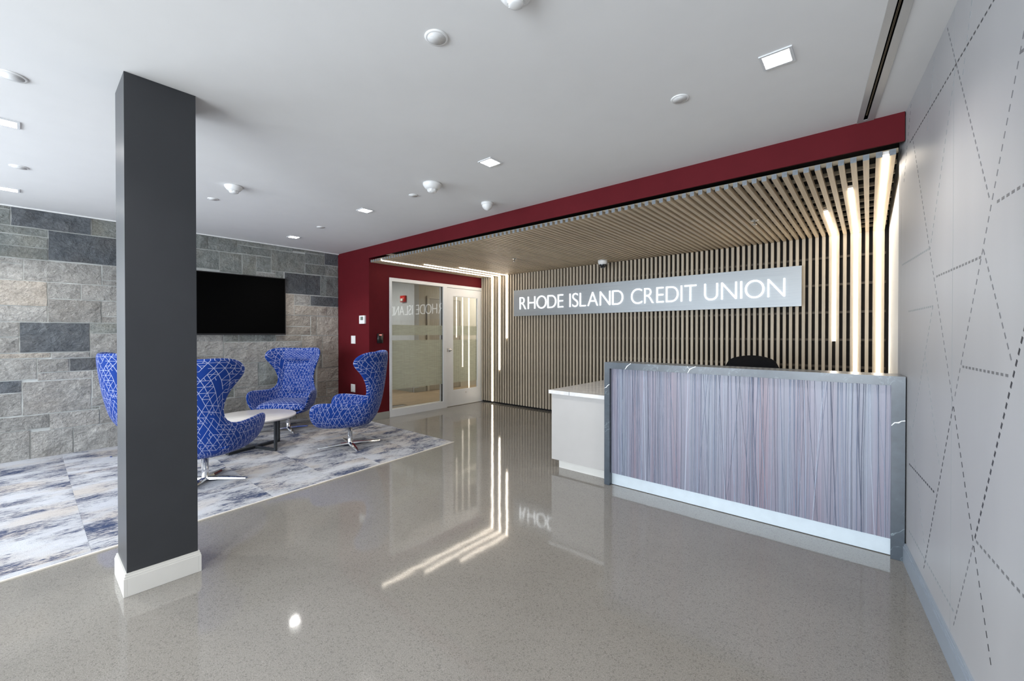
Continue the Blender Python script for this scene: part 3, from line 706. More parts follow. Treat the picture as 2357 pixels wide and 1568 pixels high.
for i in range(22):
    for j in range(-1, 4):
        x = -8.89 + i * 0.15 - (-7.0); y = 3.40 + j * 1.5 + (i % 3) * 0.5 - 5.5
        if j == -1 and y < 3.40 - 5.5 - 1.0: continue
        if y < 3.40 - 5.5: continue
        if x + 0.149 > XR - 0.13 + 7.0: continue
        o = pk if first else inst(pk, lc); first = False
        o.location = (x, y, 0)
d2 = empty('door_2', (-7.40, 5.756, 0)); d2['kind'] = 'structure'
b = bm_(); box(b, -7.3997, -7.375, 5.756, 5.816, 0, 2.10); box(b, -7.3997, -7.375, 6.73, 6.79, 0, 2.10); box(b, -7.3997, -7.375, 5.816, 6.73, 2.045, 2.10); add('door_frame', b, M_taupe, d2)
b = bm_(); box(b, -7.3997, -7.385, 5.818, 6.728, 0.012, 2.043); add('door_leaf', b, plain('taupe_door_paint', (0.30, 0.27, 0.225), 0.5), d2)
al = empty('fire_alarm', (-7.76, 5.43, 1.96)); tag(al, 'red wall fire alarm with strobe seen through the glass panel', 'fire alarm')
b = bm_(); box(b, -7.84, -7.68, 5.375, 5.4297, 1.96, 2.10); bevel(b, 0.012, 3, True); add('housing', b, M_alarm, al)
b = bm_(); box(b, -7.80, -7.72, 5.352, 5.3748, 1.975, 2.035); bevel(b, 0.008, 2, True); add('strobe_lens', b, M_strobe, al)

# ------------------------------------------------------------------ LED lines in the slat gaps
def led(kx, ys, zend, label):
    x = 0.0855 - PITCH * kx + 0.029 + (PITCH - 0.029) / 2
    w_ = 0.0135
    t = empty('led_line_light', (x, YB, zend)); tag(t, label, 'light', 'linear lights in the slatted alcove')
    ysp = 4.36
    b = bm_(); box(b, x - w_, x + w_, ys, YB + 0.028, 2.3185, 2.3375); box(b, x - w_, x + w_, YB + 0.0145, YB + 0.034, zend, 2.318)
    add('housing', b, M_frame, t)
    segs = [(ys, ysp - 0.002), (ysp + 0.002, YB + 0.002)] if ys < ysp - 0.1 else [(ys, YB + 0.002)]
    for a_, c_ in segs:
        b = bm_(); box(b, x - w_ + 0.001, x + w_ - 0.001, a_, c_, 2.297, 2.318); add('diffuser', b, M_led, t)
    segs = [(zend, 1.188), (1.192, 2.2965)] if zend < 1.1 else [(zend, 2.2965)]
    for a_, c_ in segs:
        b = bm_(); box(b, x - w_ + 0.001, x + w_ - 0.001, YB - 0.006, YB + 0.014, a_, c_); add('diffuser', b, M_led, t)
led(1, 3.285, 0.035, 'longest glowing LED line nearest the right wall, running from ceiling down the slats')
led(4, 3.87, 0.62, 'middle of the three glowing LED lines on the right end of the slatted wall')
led(7, 4.45, 1.19, 'shortest glowing LED line on the right, ending well above the desk')
led(91, 3.285, 0.035, 'longest glowing LED line beside the glazed door, reaching the floor')
led(88, 3.89, 0.62, 'middle of the three glowing LED lines near the door, ending low')
led(85, 4.44, 1.19, 'shortest glowing LED line near the door, next to the sign')

# ------------------------------------------------------------------ sign
sg = empty('lobby_sign', (-2.6, 5.52, 1.568)); tag(sg, 'long brushed grey sign panel with glowing white letters on slatted wall', 'sign')
b = bm_(); box(b, -4.645, -0.557, 5.478, 5.505, 1.568, 2.008); bevel(b, 0.002, 1); add('panel', b, M_sign, sg)
for x in (-4.5, -3.2, -1.9, -0.7):
    b = bm_(); box(b, x - 0.02, x + 0.02, 5.5055, 5.549, 1.65, 1.93); add('standoff', b, M_steel, sg)
dg = None
def glyph(ch):
    cu = bpy.data.curves.new('glyph', 'FONT'); cu.body = ch; cu.size = 1.0; cu.extrude = 0.0; cu.offset = -0.018
    o = bpy.data.objects.new('glyph', cu); COL.objects.link(o)
    bpy.context.view_layer.update()
    me = bpy.data.meshes.new_from_object(o.evaluated_get(bpy.context.evaluated_depsgraph_get()))
    bpy.data.objects.remove(o); bpy.data.curves.remove(cu)
    return me
GL = {}
def word(txt, xl, xr, z0, z1):
    gl = []
    for ch in txt:
        if ch not in GL: GL[ch] = glyph(ch)
        me = GL[ch]; x = [v.co.x for v in me.vertices]; gl.append((me, min(x), max(x)))
    capH = max(v.co.y for v in GL['D'].vertices); sz = (z1 - z0) / capH
    tight = {'LA': 0.02, 'RH': 0.085}
    gap = [0.5] * (len(txt) - 1)
    for i in range(len(gap)):
        p = txt[i:i + 2]
        rnd = sum(c in 'OCDSAT' for c in p)
        gap[i] = 0.135 - 0.026 * rnd
    tot = sum(g[2] - g[1] for g in gl) + sum(gap)
    sx = (xr - xl) / tot
    x = xl
    for i, (me, a_, c_) in enumerate(gl):
        m2 = bpy.data.meshes.new('letter')
        bb = bmesh.new(); bb.from_mesh(me)
        for v in bb.verts: v.co = Vector((x + (v.co.x - a_) * sx, 5.4695, z0 + v.co.y * sz))
        bmesh.ops.recalc_face_normals(bb, faces=bb.faces[:])
        r_ = bmesh.ops.extrude_face_region(bb, geom=bb.faces[:])
        for v in [g for g in r_['geom'] if isinstance(g, bmesh.types.BMVert)]: v.co.y += 0.008
        add('letter', bb, M_letter, sg)
        x += (c_ - a_) * sx + (gap[i] * sx if i < len(gap) else 0)
word('RHODE', -4.511, -3.632, 1.676, 1.884)
word('ISLAND', -3.515, -2.628, 1.676, 1.884)
word('CREDIT', -2.510, -1.645, 1.676, 1.884)
word('UNION', -1.551, -0.707, 1.676, 1.884)

# ------------------------------------------------------------------ reception desk
desk = empty('reception_desk', (-0.76, 3.3, 0)); tag(desk, 'reception desk with dark quartz waterfall frame and lavender reed panel front', 'desk')
DX0, DX1, DY0, DY1, DT = -1.690, 0.156, 3.170, 3.385, 1.030
LX, RX, TZ = -1.642, 0.098, 0.978
b = bm_(); prism_xz(b, [(DX0, DT), (LX, TZ), (RX, TZ), (DX1, DT)], DY0, DY1); top = add('countertop', b, M_quartz, desk)
b = bm_(); prism_xz(b, [(DX0 , DT), (DX0, 0.001), (LX, 0.001), (LX, TZ)], DY0, DY1); lleg = add('side_panel', b, M_quartz, desk)
b = bm_(); prism_xz(b, [(RX, TZ), (RX, 0.001), (DX1, 0.001), (DX1, DT)], DY0, DY1); rleg = add('side_panel', b, M_quartz, desk)
def vein(pts, y, m, parent, wd=0.006):
    """a mineral vein lying in the face of the slab."""
    b = bm_(); L_ = []
    for i, (x, z) in enumerate(pts):
        p = pts[max(i - 1, 0)]; q = pts[min(i + 1, len(pts) - 1)]
        d = Vector((q[0] - p[0], q[1] - p[1])).normalized(); n = Vector((-d.y, d.x)) * wd / 2 * (0.6 + 0.6 * ((i * 7) % 3) / 2)
        L_.append((b.verts.new((x + n.x, y, z + n.y)), b.verts.new((x - n.x, y, z - n.y)), b.verts.new((x + n.x, y + 0.0012, z + n.y)), b.verts.new((x - n.x, y + 0.0012, z - n.y))))
    for a_, c_ in zip(L_, L_[1:]):
        b.faces.new([a_[0], c_[0], c_[1], a_[1]]); b.faces.new([a_[0], a_[2], c_[2], c_[0]]); b.faces.new([a_[1], c_[1], c_[3], a_[3]])
    o = add('vein', b, m, None); o.parent = parent; o.data.transform(Matrix.Translation(-Vector(desk.location) if parent in (top, lleg, rleg) else -Vector(parent.location)))
    return o
vein([(-1.505, 0.979), (-1.495, 0.992), (-1.488, 1.004), (-1.470, 1.018), (-1.455, 1.0295)], DY0 - 0.0006, M_vein, top)
vein([(-1.012, 0.979), (-1.004, 0.995), (-0.998, 1.008), (-0.972, 1.022), (-0.955, 1.0295)], DY0 - 0.0006, M_vein, top)
vein([(-0.998, 1.008), (-1.012, 1.022), (-1.014, 1.0295)], DY0 - 0.0006, M_vein, top, 0.003)
vein([(-1.6895, 0.812), (-1.672, 0.818), (-1.662, 0.833), (-1.6425, 0.847)], DY0 - 0.0006, M_vein, lleg, 0.005)
vein([(0.0985, 0.752), (0.112, 0.770), (0.128, 0.772), (0.140, 0.782), (0.1555, 0.786)], DY0 - 0.0006, M_vein, rleg, 0.006)
b = bm_(); box(b, LX + 0.0003, RX - 0.0003, 3.202, 3.222, 0.100, TZ - 0.0005); pan = add('resin_panel', b, M_resin, desk)
b = bm_(); rr = random.Random(5)
n = 0; xc = LX + 0.005
while xc < RX - 0.006:
    dense = noise.noise(Vector((xc * 5.0, 2.2, 0))) 
    step = rr.uniform(0.003, 0.014) if dense > -0.05 else rr.uniform(0.006, 0.026)
    lean = rr.gauss(0, 0.010) if rr.random() < 0.62 else rr.gauss(0, 0.035)
    xt, xb_ = xc + lean / 2, xc - lean / 2
    wd = rr.choice([0.0009, 0.0012, 0.0016, 0.0022]); dp = rr.uniform(0.001, 0.0045)
    cl = lambda v: min(max(v, LX + 0.003), RX - 0.004)
    bow = rr.uniform(-0.006, 0.006)
    zs = [(0.1005, xb_), (0.54, (xt + xb_) / 2 + bow), (TZ - 0.001, xt)]
    ring = []
    for z, x in zs:
        x = cl(x)
        ring.append([b.verts.new((x - wd, 3.2017, z)), b.verts.new((x, 3.2017 - dp, z)), b.verts.new((x + wd, 3.2017, z))])
    for a_, c_ in zip(ring, ring[1:]):
        for i in range(2): b.faces.new([a_[i], a_[i + 1], c_[i + 1], c_[i]])
    xc += step; n += 1
o = add('reeds', b, M_reed, None); o.parent = pan; o.data.transform(Matrix.Translation(-Vector(desk.location))); o['kind'] = 'stuff'
b = bm_(); box(b, LX + 0.0003, RX - 0.0003, 3.212, 3.232, 0.004, 0.0995); add('kick_plate', b, M_kick, desk)
b = bm_(); box(b, LX + 0.0003, RX - 0.0003, 3.2335, 3.37, 0.03, TZ - 0.0005); add('carcass', b, M_lam, desk)

# return counter beside the desk
ret = empty('return_counter', (-2.0, 3.9, 0)); tag(ret, 'low white return counter with pale quartz top left of the reception desk', 'counter')
b = bm_(); box(b, -2.293, -1.6915, 3.262, 5.0, 0.078, 0.7015); cab = add('cabinet', b, M_lam, ret)
b = bm_(); box(b, -2.228, -1.6915, 3.290, 4.96, 0.001, 0.0775); add('plinth', b, M_basewhite, ret)
b = bm_(); box(b, -2.313, -1.6912, 3.238, 5.02, 0.702, 0.735); bevel(b, 0.0015, 1); tp = add('worktop', b, M_wquartz, ret)
b = bm_(); box(b, -2.086, -2.080, 3.2374, 3.2385, 0.7025, 0.7345); o = add('joint', b, M_veing, ret)

# task chair behind the desk
oc = empty('task_chair', (-0.84, 4.22, 0), R(-92)); tag(oc, 'black office task chair behind the desk with only its backrest showing', 'chair')
def pad(w_, d_, t_, nx=8, ny=6, curve=0.0, taper=0.0):
    """rounded upholstered pad, centred, thickness along z."""
    b = bm_(); rows = []
    for s in (1, -1):
        g = []
        for j in range(ny + 1):
            rr_ = []
            for i in range(nx + 1):
                u, v = i / nx * 2 - 1, j / ny * 2 - 1
                x = u * math.sqrt(1 - 0.32 * v * v) * w_ / 2 * (1 - taper * (v + 1) / 2); y = v * math.sqrt(1 - 0.32 * u * u) * d_ / 2
                e = max(0.0, 1 - max(abs(u), abs(v)) ** 6)
                z = s * t_ / 2 * (0.25 + 0.75 * e ** 0.5) + curve * u * u
                k = 1.0
                if abs(u) > 0.99 and abs(v) > 0.99: k = 0.98
                rr_.append(b.verts.new((x * k, y * k, z)))
            g.append(rr_)
        rows.append(g)
    T, B = rows
    for j in range(ny):
        for i in range(nx):
            b.faces.new([T[j][i], T[j][i + 1], T[j + 1][i + 1], T[j + 1][i]]); b.faces.new([B[j][i], B[j + 1][i], B[j + 1][i + 1], B[j][i + 1]])
    for i in range(nx):
        b.faces.new([T[0][i + 1], T[0][i], B[0][i], B[0][i + 1]]); b.faces.new([T[ny][i], T[ny][i + 1], B[ny][i + 1], B[ny][i]])
    for j in range(ny):
        b.faces.new([T[j][0], T[j + 1][0], B[j + 1][0], B[j][0]]); b.faces.new([T[j + 1][nx], T[j][nx], B[j][nx], B[j + 1][nx]])
    for f in b.faces: f.smooth = True
    return b
b = pad(0.48, 0.46, 0.08, curve=0.012); b.transform(Matrix.Translation((0.02, 0, 0.46)) @ Matrix.Rotation(R(90), 4, 'Z')); add('seat', b, M_blackfab, oc, True)
b = pad(0.54, 0.54, 0.05, 10, 8, curve=0.05, taper=0.12); b.transform(Matrix.Translation((-0.23, 0, 0.795)) @ Matrix.Rotation(R(-6), 4, 'Y') @ Matrix.Rotation(R(90), 4, 'Z') @ Matrix.Rotation(R(90), 4, 'X')); add('backrest', b, M_blackfab, oc, True)
b = bm_(); tube(b, [(-0.05, 0, 0.41), (-0.22, 0, 0.42), (-0.28, 0, 0.50), (-0.272, 0, 0.75)], 0.018); add('back_bracket', b, M_blackpl, oc, True)
b = bm_(); lathe(b, [(0, 0.09), (0.032, 0.09), (0.030, 0.26), (0.016, 0.265), (0.016, 0.415), (0, 0.415)], 16); add('gas_lift', b, M_blackpl, oc, True)
for s in (-1, 1):
    b = bm_(); tube(b, [(0.0, 0.20 * s, 0.43), (0.0, 0.29 * s, 0.46), (0.0, 0.30 * s, 0.66)], 0.014); box(b, -0.12, 0.13, 0.30 * s - 0.035, 0.30 * s + 0.035, 0.66, 0.685); add('armrest', b, M_blackpl, oc, True)
for k in range(5):
    a_ = k * 2 * PI / 5; M_ = Matrix.Rotation(a_, 4, 'Z')
    b = bm_(); tube(b, [M_ @ Vector((0.0, 0, 0.105)), M_ @ Vector((0.30, 0, 0.075))], [0.026, 0.016]); sp = add('base_spoke', b, M_blackpl, oc, True)
    b = bm_(); lathe(b, [(0, -0.022), (0.027, -0.022), (0.027, 0.022), (0, 0.022)], 16, M_ @ Matrix.Translation((0.30, 0, 0.0275)) @ Matrix.Rotation(R(90), 4, 'X')); c = add('caster', b, M_blackpl, oc, True); c.parent = sp

# ------------------------------------------------------------------ television
tv = empty('wall_television', (XS + 0.04, 1.72, 1.25)); tag(tv, 'large black flat television hung on the stone wall', 'television')
b = bm_(); box(b, -6.395, -6.372, 1.003, 2.443, 1.252, 2.060); bevel(b, 0.003, 1); add('case', b, M_tvb, tv)
b = bm_(); box(b, -6.3718, -6.3705, 1.013, 2.433, 1.272, 2.050); add('screen', b, M_tv, tv)
b = bm_(); box(b, XS + 0.0005, -6.3955, 1.5, 1.95, 1.5, 1.85); add('wall_bracket', b, M_steel, tv)

# ------------------------------------------------------------------ devices on the red wall
def wall_box(name, label, cat, cx, cz, wx, hz_, th, parts):
    t = empty(name, (cx, YS, cz - hz_ / 2)); tag(t, label, cat)
    b = bm_(); box(b, cx - wx / 2, cx + wx / 2, YS - th, YS - 0.0003, cz - hz_ / 2, cz + hz_ / 2); bevel(b, 0.003, 2); add('cover_plate', b, M_plastic, t)
    for nm, dx, dz, w_, h_, m in parts:
        b = bm_(); box(b, cx + dx - w_ / 2, cx + dx + w_ / 2, YS - th - 0.003, YS - th - 0.0002, cz + dz - h_ / 2, cz + dz + h_ / 2); add(nm, b, m, t)
    return t
wall_box('thermostat', 'white thermostat with small grey display on the red wall', 'thermostat', -5.672, 1.475, 0.150, 0.120, 0.022, [('display', 0, 0.018, 0.07, 0.05, M_dlcd), ('button', -0.03, -0.035, 0.02, 0.010, M_grille), ('button', 0.03, -0.035, 0.02, 0.010, M_grille)])
wall_box('light_switch', 'white light switch plate on red wall below the thermostat', 'light switch', -5.951, 1.177, 0.120, 0.120, 0.007, [('rocker', -0.028, 0, 0.034, 0.066, M_plastic), ('rocker', 0.028, 0, 0.034, 0.066, M_plastic)])
wall_box('power_outlet', 'white outlet plate low on the red wall behind the chairs', 'power outlet', -5.961, 0.440, 0.120, 0.120, 0.007, [('socket', 0, 0.027, 0.034, 0.028, M_grille), ('socket', 0, -0.027, 0.034, 0.028, M_grille)])
rd = empty('card_reader', (XR, 3.42, 1.128)); tag(rd, 'black card reader with red light on red wall beside the glass panel', 'card reader')
b = bm_(); box(b, XR + 0.0003, XR + 0.025, 3.376, 3.464, 1.128, 1.267); bevel(b, 0.006, 3, True); add('body', b, M_blackpl, rd)
b = bm_(); box(b, XR + 0.0252, XR + 0.027, 3.400, 3.440, 1.245, 1.254); add('status_light', b, M_readled, rd)

# ------------------------------------------------------------------ ceiling fittings
def downlight(x, y, label, seen=True):
    t = empty('recessed_downlight', (x, y, H - 0.006)); tag(t, label, 'downlight', 'square recessed downlights in the white ceiling')
    a_, c_ = 0.064, 0.052
    b = bm_()
    for q in ((-a_, a_, -a_, -c_), (-a_, a_, c_, a_), (-a_, -c_, -c_, c_), (c_, a_, -c_, c_)): box(b, x + q[0], x + q[1], y + q[2], y + q[3], H - 0.006, H - 0.0002)
    add('trim', b, M_frame, t)
    b = bm_(); box(b, x - c_ + 0.0004, x + c_ - 0.0004, y - c_ + 0.0004, y + c_ - 0.0004, H - 0.0035, H - 0.0003); add('lens', b, M_down, t)
    l = bpy.data.lights.new('downlight_lamp', 'SPOT'); l.energy = 42; l.spot_size = R(125); l.spot_blend = 0.8; l.shadow_soft_size = 0.05; l.color = (1.0, 0.97, 0.93)
    o = bpy.data.objects.new('downlight_lamp', l); COL.objects.link(o); o.parent = t; o.location = (0, 0, -0.02)
downlight(-0.325, 2.245, 'square recessed downlight nearest the right wall, largest of them')
downlight(-2.12, 2.23, 'square recessed downlight over the middle of the lobby, left of the slatted canopy')
downlight(-3.915, 2.268, 'square recessed downlight between the smoke detector and the small flat disc')
downlight(-5.70, 2.287, 'square recessed downlight nearest the red corner and the television')
downlight(-3.915, -0.075, 'square recessed downlight cut by the left edge of the photo, nearer one')
downlight(-5.705, -0.085, 'square recessed downlight close to the stone wall at far left of photo')

for x_, y_, s_ in ((-2.12, -0.08, 'middle'), (-0.32, -0.08, 'right'), (-5.7, -2.4, 'far left'), (-3.9, -2.4, 'left'), (-2.12, -2.4, 'middle'), (-0.32, -2.4, 'right')):  # unseen downlights; the farther row is added for more light
    downlight(x_, y_, 'square recessed downlight behind the camera, %s one of the %s row' % (s_, 'nearer' if y_ > -1 else 'farther'))

def disc(x, y, r, label, group='flat round ceiling covers', name='ceiling_speaker', cat='ceiling cover'):  # small flat caps, as over concealed sprinklers
    t = empty(name, (x, y, H - 0.012)); tag(t, label, cat, group)
    M_ = Matrix.Translation((x, y, H - 0.0003))
    b = bm_(); lathe(b, [(r * 0.80, 0), (r, 0), (r, -0.002), (r * 0.95, -0.005), (r * 0.80, -0.005)], 32, M_); add('rim', b, M_plastic, t)
    b = bm_(); lathe(b, [(0, -0.0048), (r * 0.795, -0.0048), (r * 0.795, -0.001), (0, -0.001)], 32, M_); add('cover', b, M_grille, t)
disc(-1.403, 1.146, 0.050, 'round white ceiling cover at top centre, largest in the frame')
disc(-0.776, 2.291, 0.046, 'round white ceiling cover near the large downlight at right')
disc(-3.158, 2.310, 0.042, 'small round white ceiling cover beside the conical smoke detector')
disc(-4.937, 2.285, 0.042, 'small round white ceiling cover nearest the red corner')
disc(-4.665, 1.152, 0.042, 'small round white ceiling cover just right of the charcoal column')
disc(-3.190, -0.035, 0.056, 'round white ceiling cover at left edge, above the nearer cut-off downlight')
disc(-4.885, -0.020, 0.052, 'round white ceiling cover at left between the two cut-off downlights')

def detector(x, y, r, h, label, dome=False, name='smoke_detector', cat='detector'):
    t = empty(name, (x, y, H - h)); tag(t, label, cat)
    M_ = Matrix.Translation((x, y, H - 0.0003))
    if dome:
        b = bm_(); lathe(b, [(0, 0), (r, 0), (r, -h * 0.22), (r * 0.90, -h * 0.30), (0, -h * 0.30)], 32, M_); add('base', b, M_plastic, t)
        b = bm_(); lathe(b, [(r * 0.86, -h * 0.302), (r * 0.86, -h * 0.46), (r * 0.70, -h * 0.68), (r * 0.40, -h * 0.88), (r * 0.12, -h * 0.97), (0, -h)], 32, M_); add('dome', b, M_plastic, t)
    else:
        b = bm_(); lathe(b, [(0, 0), (r, 0), (r, -h * 0.16), (r * 0.82, -h * 0.45), (r * 0.64, -h * 0.66), (0, -h * 0.66)], 32, M_); add('base', b, M_plastic, t)
        b = bm_(); lathe(b, [(0, -h * 0.662), (r * 0.50, -h * 0.662), (r * 0.46, -h * 0.90), (r * 0.30, -h), (0, -h)], 32, M_); add('sensing_head', b, M_plastic, t)
        for k in range(8):
            a_ = k * PI / 4; b = bm_(); box(b, r * 0.47, r * 0.52, -0.004, 0.004, -h * 0.88, -h * 0.67, M=M_ @ Matrix.Rotation(a_, 4, 'Z')); add('vent_fin', b, M_grille, t)
detector(-2.795, 2.235, 0.078, 0.075, 'conical white smoke detector near the middle of the ceiling')
detector(-4.135, 1.170, 0.068, 0.060, 'white smoke detector on ceiling right of the charcoal column')
detector(-2.800, 2.905, 0.058, 0.075, 'white pointed dome sensor on ceiling close to the red header', True, 'motion_sensor', 'sensor')
detector(-1.000, 1.190, 0.060, 0.045, 'white detector cut off by the top edge of the photo', False)

# linear slot diffuser along the printed wall
sd_ = empty('slot_diffuser', (0.06, 2.0, H)); tag(sd_, 'long linear slot air diffuser with black slot beside the printed wall', 'air diffuser')
A0 = Vector((-0.062, YS - 0.002)); 
def dl(y, off):
    k = (YS - y) ; return (-0.062 + off * 1.0 + k * 0.0998 / 0.995, y)
def strip(bm, o0, o1, ya, yb, z0, z1):
    prism(bm, [dl(ya, o0), dl(ya, o1), dl(yb, o1), dl(yb, o0)], z0, z1)
b = bm_()
strip(b, 0, 0.028, YS - 0.001, -1.9, H - 0.004, H - 0.0003); strip(b, 0.047, 0.079, YS - 0.001, -1.9, H - 0.004, H - 0.0003); strip(b, 0.028, 0.047, YS - 0.001, YS - 0.03, H - 0.004, H - 0.0003)
add('flange', b, M_diff, sd_)
b = bm_(); strip(b, 0.0282, 0.0468, YS - 0.031, -1.9, H - 0.0015, H - 0.0004); add('slot', b, M_slot, sd_)
for o_ in (0.0345, 0.0385):
    b = bm_(); strip(b, o_, o_ + 0.0009, YS - 0.09, -1.9, H - 0.0042, H - 0.0016); add('deflector_blade', b, M_rail, sd_)

# dome camera and sprinklers in the slatted canopy
cd = empty('dome_camera', (-2.86, 5.31, 2.18)); tag(cd, 'small white security dome camera under the slatted canopy above the sign', 'camera')
M_ = Matrix.Translation((-2.86, 5.31, 2.3038))
b = bm_(); lathe(b, [(0, 0), (0.066, 0), (0.066, -0.030), (0.060, -0.048), (0, -0.048)], 28, M_); add('housing', b, M_plastic, cd)
b = bm_(); lathe(b, [(0.050, -0.0485), (0.049, -0.070), (0.036, -0.097), (0.018, -0.110), (0, -0.113)], 28, M_); add('bubble', b, plain('smoked_dome', (0.01, 0.012, 0.015), 0.05, spec=0.8), cd)
b = bm_(); lathe(b, [(0.0505, -0.0485), (0.056, -0.050), (0.054, -0.060), (0.0505, -0.059)], 28, M_); add('bezel', b, M_plastic, cd)
def sprinkler(x, y, label):
    t = empty('fire_sprinkler', (x, y, 2.25)); tag(t, label, 'sprinkler', 'sprinklers in the slatted canopy')
    M_ = Matrix.Translation((x, y, 2.3038))
    b = bm_(); lathe(b, [(0, 0), (0.036, 0), (0.034, -0.004), (0.015, -0.008), (0, -0.008)], 20, M_); add('escutcheon', b, M_nickel, t)
    b = bm_(); lathe(b, [(0, -0.0082), (0.006, -0.0082), (0.006, -0.034), (0.020, -0.036), (0.020, -0.039), (0, -0.039)], 16, M_); add('deflector', b, M_nickel, t)
sprinkler(-0.798, 4.342, 'fire sprinkler head in the slatted canopy toward the right wall')
sprinkler(-3.725, 4.404, 'fire sprinkler head in the slatted canopy toward the door')

# ------------------------------------------------------------------ lounge chairs
def make_shell():
    rows = [
        [(-.235, 0, .245), (-.20, .13, .228), (-.10, .205, .212), (.09, .245, .205), (.275, .220, .215)],
        [(-.315, 0, .355), (-.285, .16, .340), (-.165, .285, .315), (.08, .350, .292), (.320, .330, .290)],
        [(-.350, 0, .470), (-.315, .18, .460), (-.205, .310, .430), (.08, .385, .415), (.335, .385, .415)],
        [(-.375, 0, .570), (-.335, .180, .565), (-.235, .278, .495), (.06, .397, .535), (.300, .402, .540)],
        [(-.398, 0, .690), (-.355, .170, .690), (-.255, .238, .655)],
        [(-.418, 0, .830), (-.365, .205, .840), (-.205, .305, .825)],
        [(-.436, 0, .965), (-.375, .250, .978), (-.085, .398, .940)],
        [(-.432, 0, 1.058), (-.383, .255, 1.074), (-.215, .358, 1.058)]]
    b = bm_(); uvl = b.loops.layers.uv.new('UVMap'); V = {}
    def vert(j, i, s):
        if i == 0: s = 1
        if (j, i, s) not in V:
            x, y, z = rows[j][i]; V[(j, i, s)] = b.verts.new((x, y * s, z))
        return V[(j, i, s)]
    U = [0, 0.19, 0.36, 0.68, 0.99]; Vv = [0, .13, .25, .36, .49, .64, .78, .88]
    def face(ks, uvs):
        f = b.faces.new([vert(*k) for k in ks]); f.smooth = True
        for lp, uv_ in zip(f.loops, uvs): lp[uvl].uv = uv_
    for s in (1, -1):
        for j in range(7):
            n = 4 if j < 3 else 2
            for i in range(n):
                ks = [(j, i, s), (j, i + 1, s), (j + 1, i + 1, s), (j + 1, i, s)]
                us = [(s * U[i], Vv[j]), (s * U[i + 1], Vv[j]), (s * U[i + 1], Vv[j + 1]), (s * U[i], Vv[j + 1])]
                if s < 0: ks = ks[::-1]; us = us[::-1]
                face(ks, us)
    # underside
    def p2(k): x, y, z = rows[0][k[1]]; return (x + 2, y * k[2])
    face([(0, 0, 1), (0, 1, -1), (0, 1, 1)], [p2((0, 0, 1)), p2((0, 1, -1)), p2((0, 1, 1))])
    for i in range(1, 4):
        ks = [(0, i, 1), (0, i, -1), (0, i + 1, -1), (0, i + 1, 1)]
        face(ks, [p2(k) for k in ks])
    me = bpy.data.meshes.new('shell'); bmesh.ops.recalc_face_normals(b, faces=b.faces[:]); b.to_mesh(me); b.free()
    me.materials.append(M_fab)
    o = bpy.data.objects.new('tmp', me); COL.objects.link(o)
    m = o.modifiers.new('a', 'SOLIDIFY'); m.thickness = 0.045; m.offset = -1.0; m.use_even_offset = False
    # the normals point outwards, so the padding grows inwards
    m = o.modifiers.new('b', 'SUBSURF'); m.levels = 2; m.render_levels = 2
    bpy.context.view_layer.update()
    out = bpy.data.meshes.new_from_object(o.evaluated_get(bpy.context.evaluated_depsgraph_get()))
    bpy.data.objects.remove(o)
    for p in out.polygons: p.use_smooth = True
    return out
def cushion(pts_fn, nu=12, nv=10, th=0.06):
    """padded slab over a parametric face: pts_fn(u, v) gives centre and outward normal."""
    b = bm_(); uvl = b.loops.layers.uv.new('UVMap'); F, K = [], []
    for j in range(nv + 1):
        fr, bk = [], []
        for i in range(nu + 1):
            u, v = i / nu * 2 - 1, j / nv * 2 - 1
            c, n = pts_fn(u, v)
            e = (1 - abs(u) ** 5) * (1 - abs(v) ** 5)
            fr.append(b.verts.new(c + n * th * (0.12 + 0.88 * e ** 0.45))); bk.append(b.verts.new(c))
        F.append(fr); K.append(bk)
    def fc(vs, uvs):
        f = b.faces.new(vs); f.smooth = True
        for lp, uv_ in zip(f.loops, uvs): lp[uvl].uv = uv_
    for j in range(nv):
        for i in range(nu):
            uv_ = [(a_ / nu * 0.6, c_ / nv * 0.55) for a_, c_ in ((i, j), (i + 1, j), (i + 1, j + 1), (i, j + 1))]
            fc([F[j][i], F[j][i + 1], F[j + 1][i + 1], F[j + 1][i]], uv_)
            fc([K[j][i], K[j + 1][i], K[j + 1][i + 1], K[j][i + 1]], [uv_[0], uv_[3], uv_[2], uv_[1]])
    per = [(0, i) for i in range(nu)] + [(j, nu) for j in range(nv)] + [(nv, i) for i in range(nu, 0, -1)] + [(j, 0) for j in range(nv, 0, -1)]
    for k in range(len(per)):
        a_, c_ = per[k], per[(k + 1) % len(per)]
        q = [(a_[1] / nu * 0.6, a_[0] / nv * 0.55), (c_[1] / nu * 0.6, c_[0] / nv * 0.55)]
        fc([F[a_[0]][a_[1]], K[a_[0]][a_[1]], K[c_[0]][c_[1]], F[c_[0]][c_[1]]], [q[0], q[0], q[1], q[1]])
    return b
def seat_fn(u, v):      # u: side, v: back to front
    x = -0.20 + (v + 1) / 2 * 0.505 - 0.05 * u * u * (1 if v > 0 else 0.4) * abs(v)
    wy = 0.285 + 0.030 * (v + 1) / 2 - 0.05 * max(0, -v) ** 2
    return Vector((x, u * wy, 0.305 - 0.01 * v)), Vector((0, 0, 1))
def back_fn(v0, v1, wlo, whi, dlo=0.0):
    def f(u, v):
        t = (v + 1) / 2; z = v0 + (v1 - v0) * t
        wy = wlo + (whi - wlo) * t
        xb = -0.312 - 0.160 * (z - 0.47) + 0.055 * abs(u) ** 2.5
        return Vector((xb, u * wy, z)), Vector((1, 0, 0.1)).normalized()
    return f
chair = empty('wing_lounge_chair', (-4.335, 1.004, 0.006))
me = make_shell(); me.name = 'shell'
o = bpy.data.objects.new('shell', me); COL.objects.link(o); o.parent = chair
add('seat_cushion', cushion(seat_fn, 12, 10, 0.085), M_fab, chair, True)
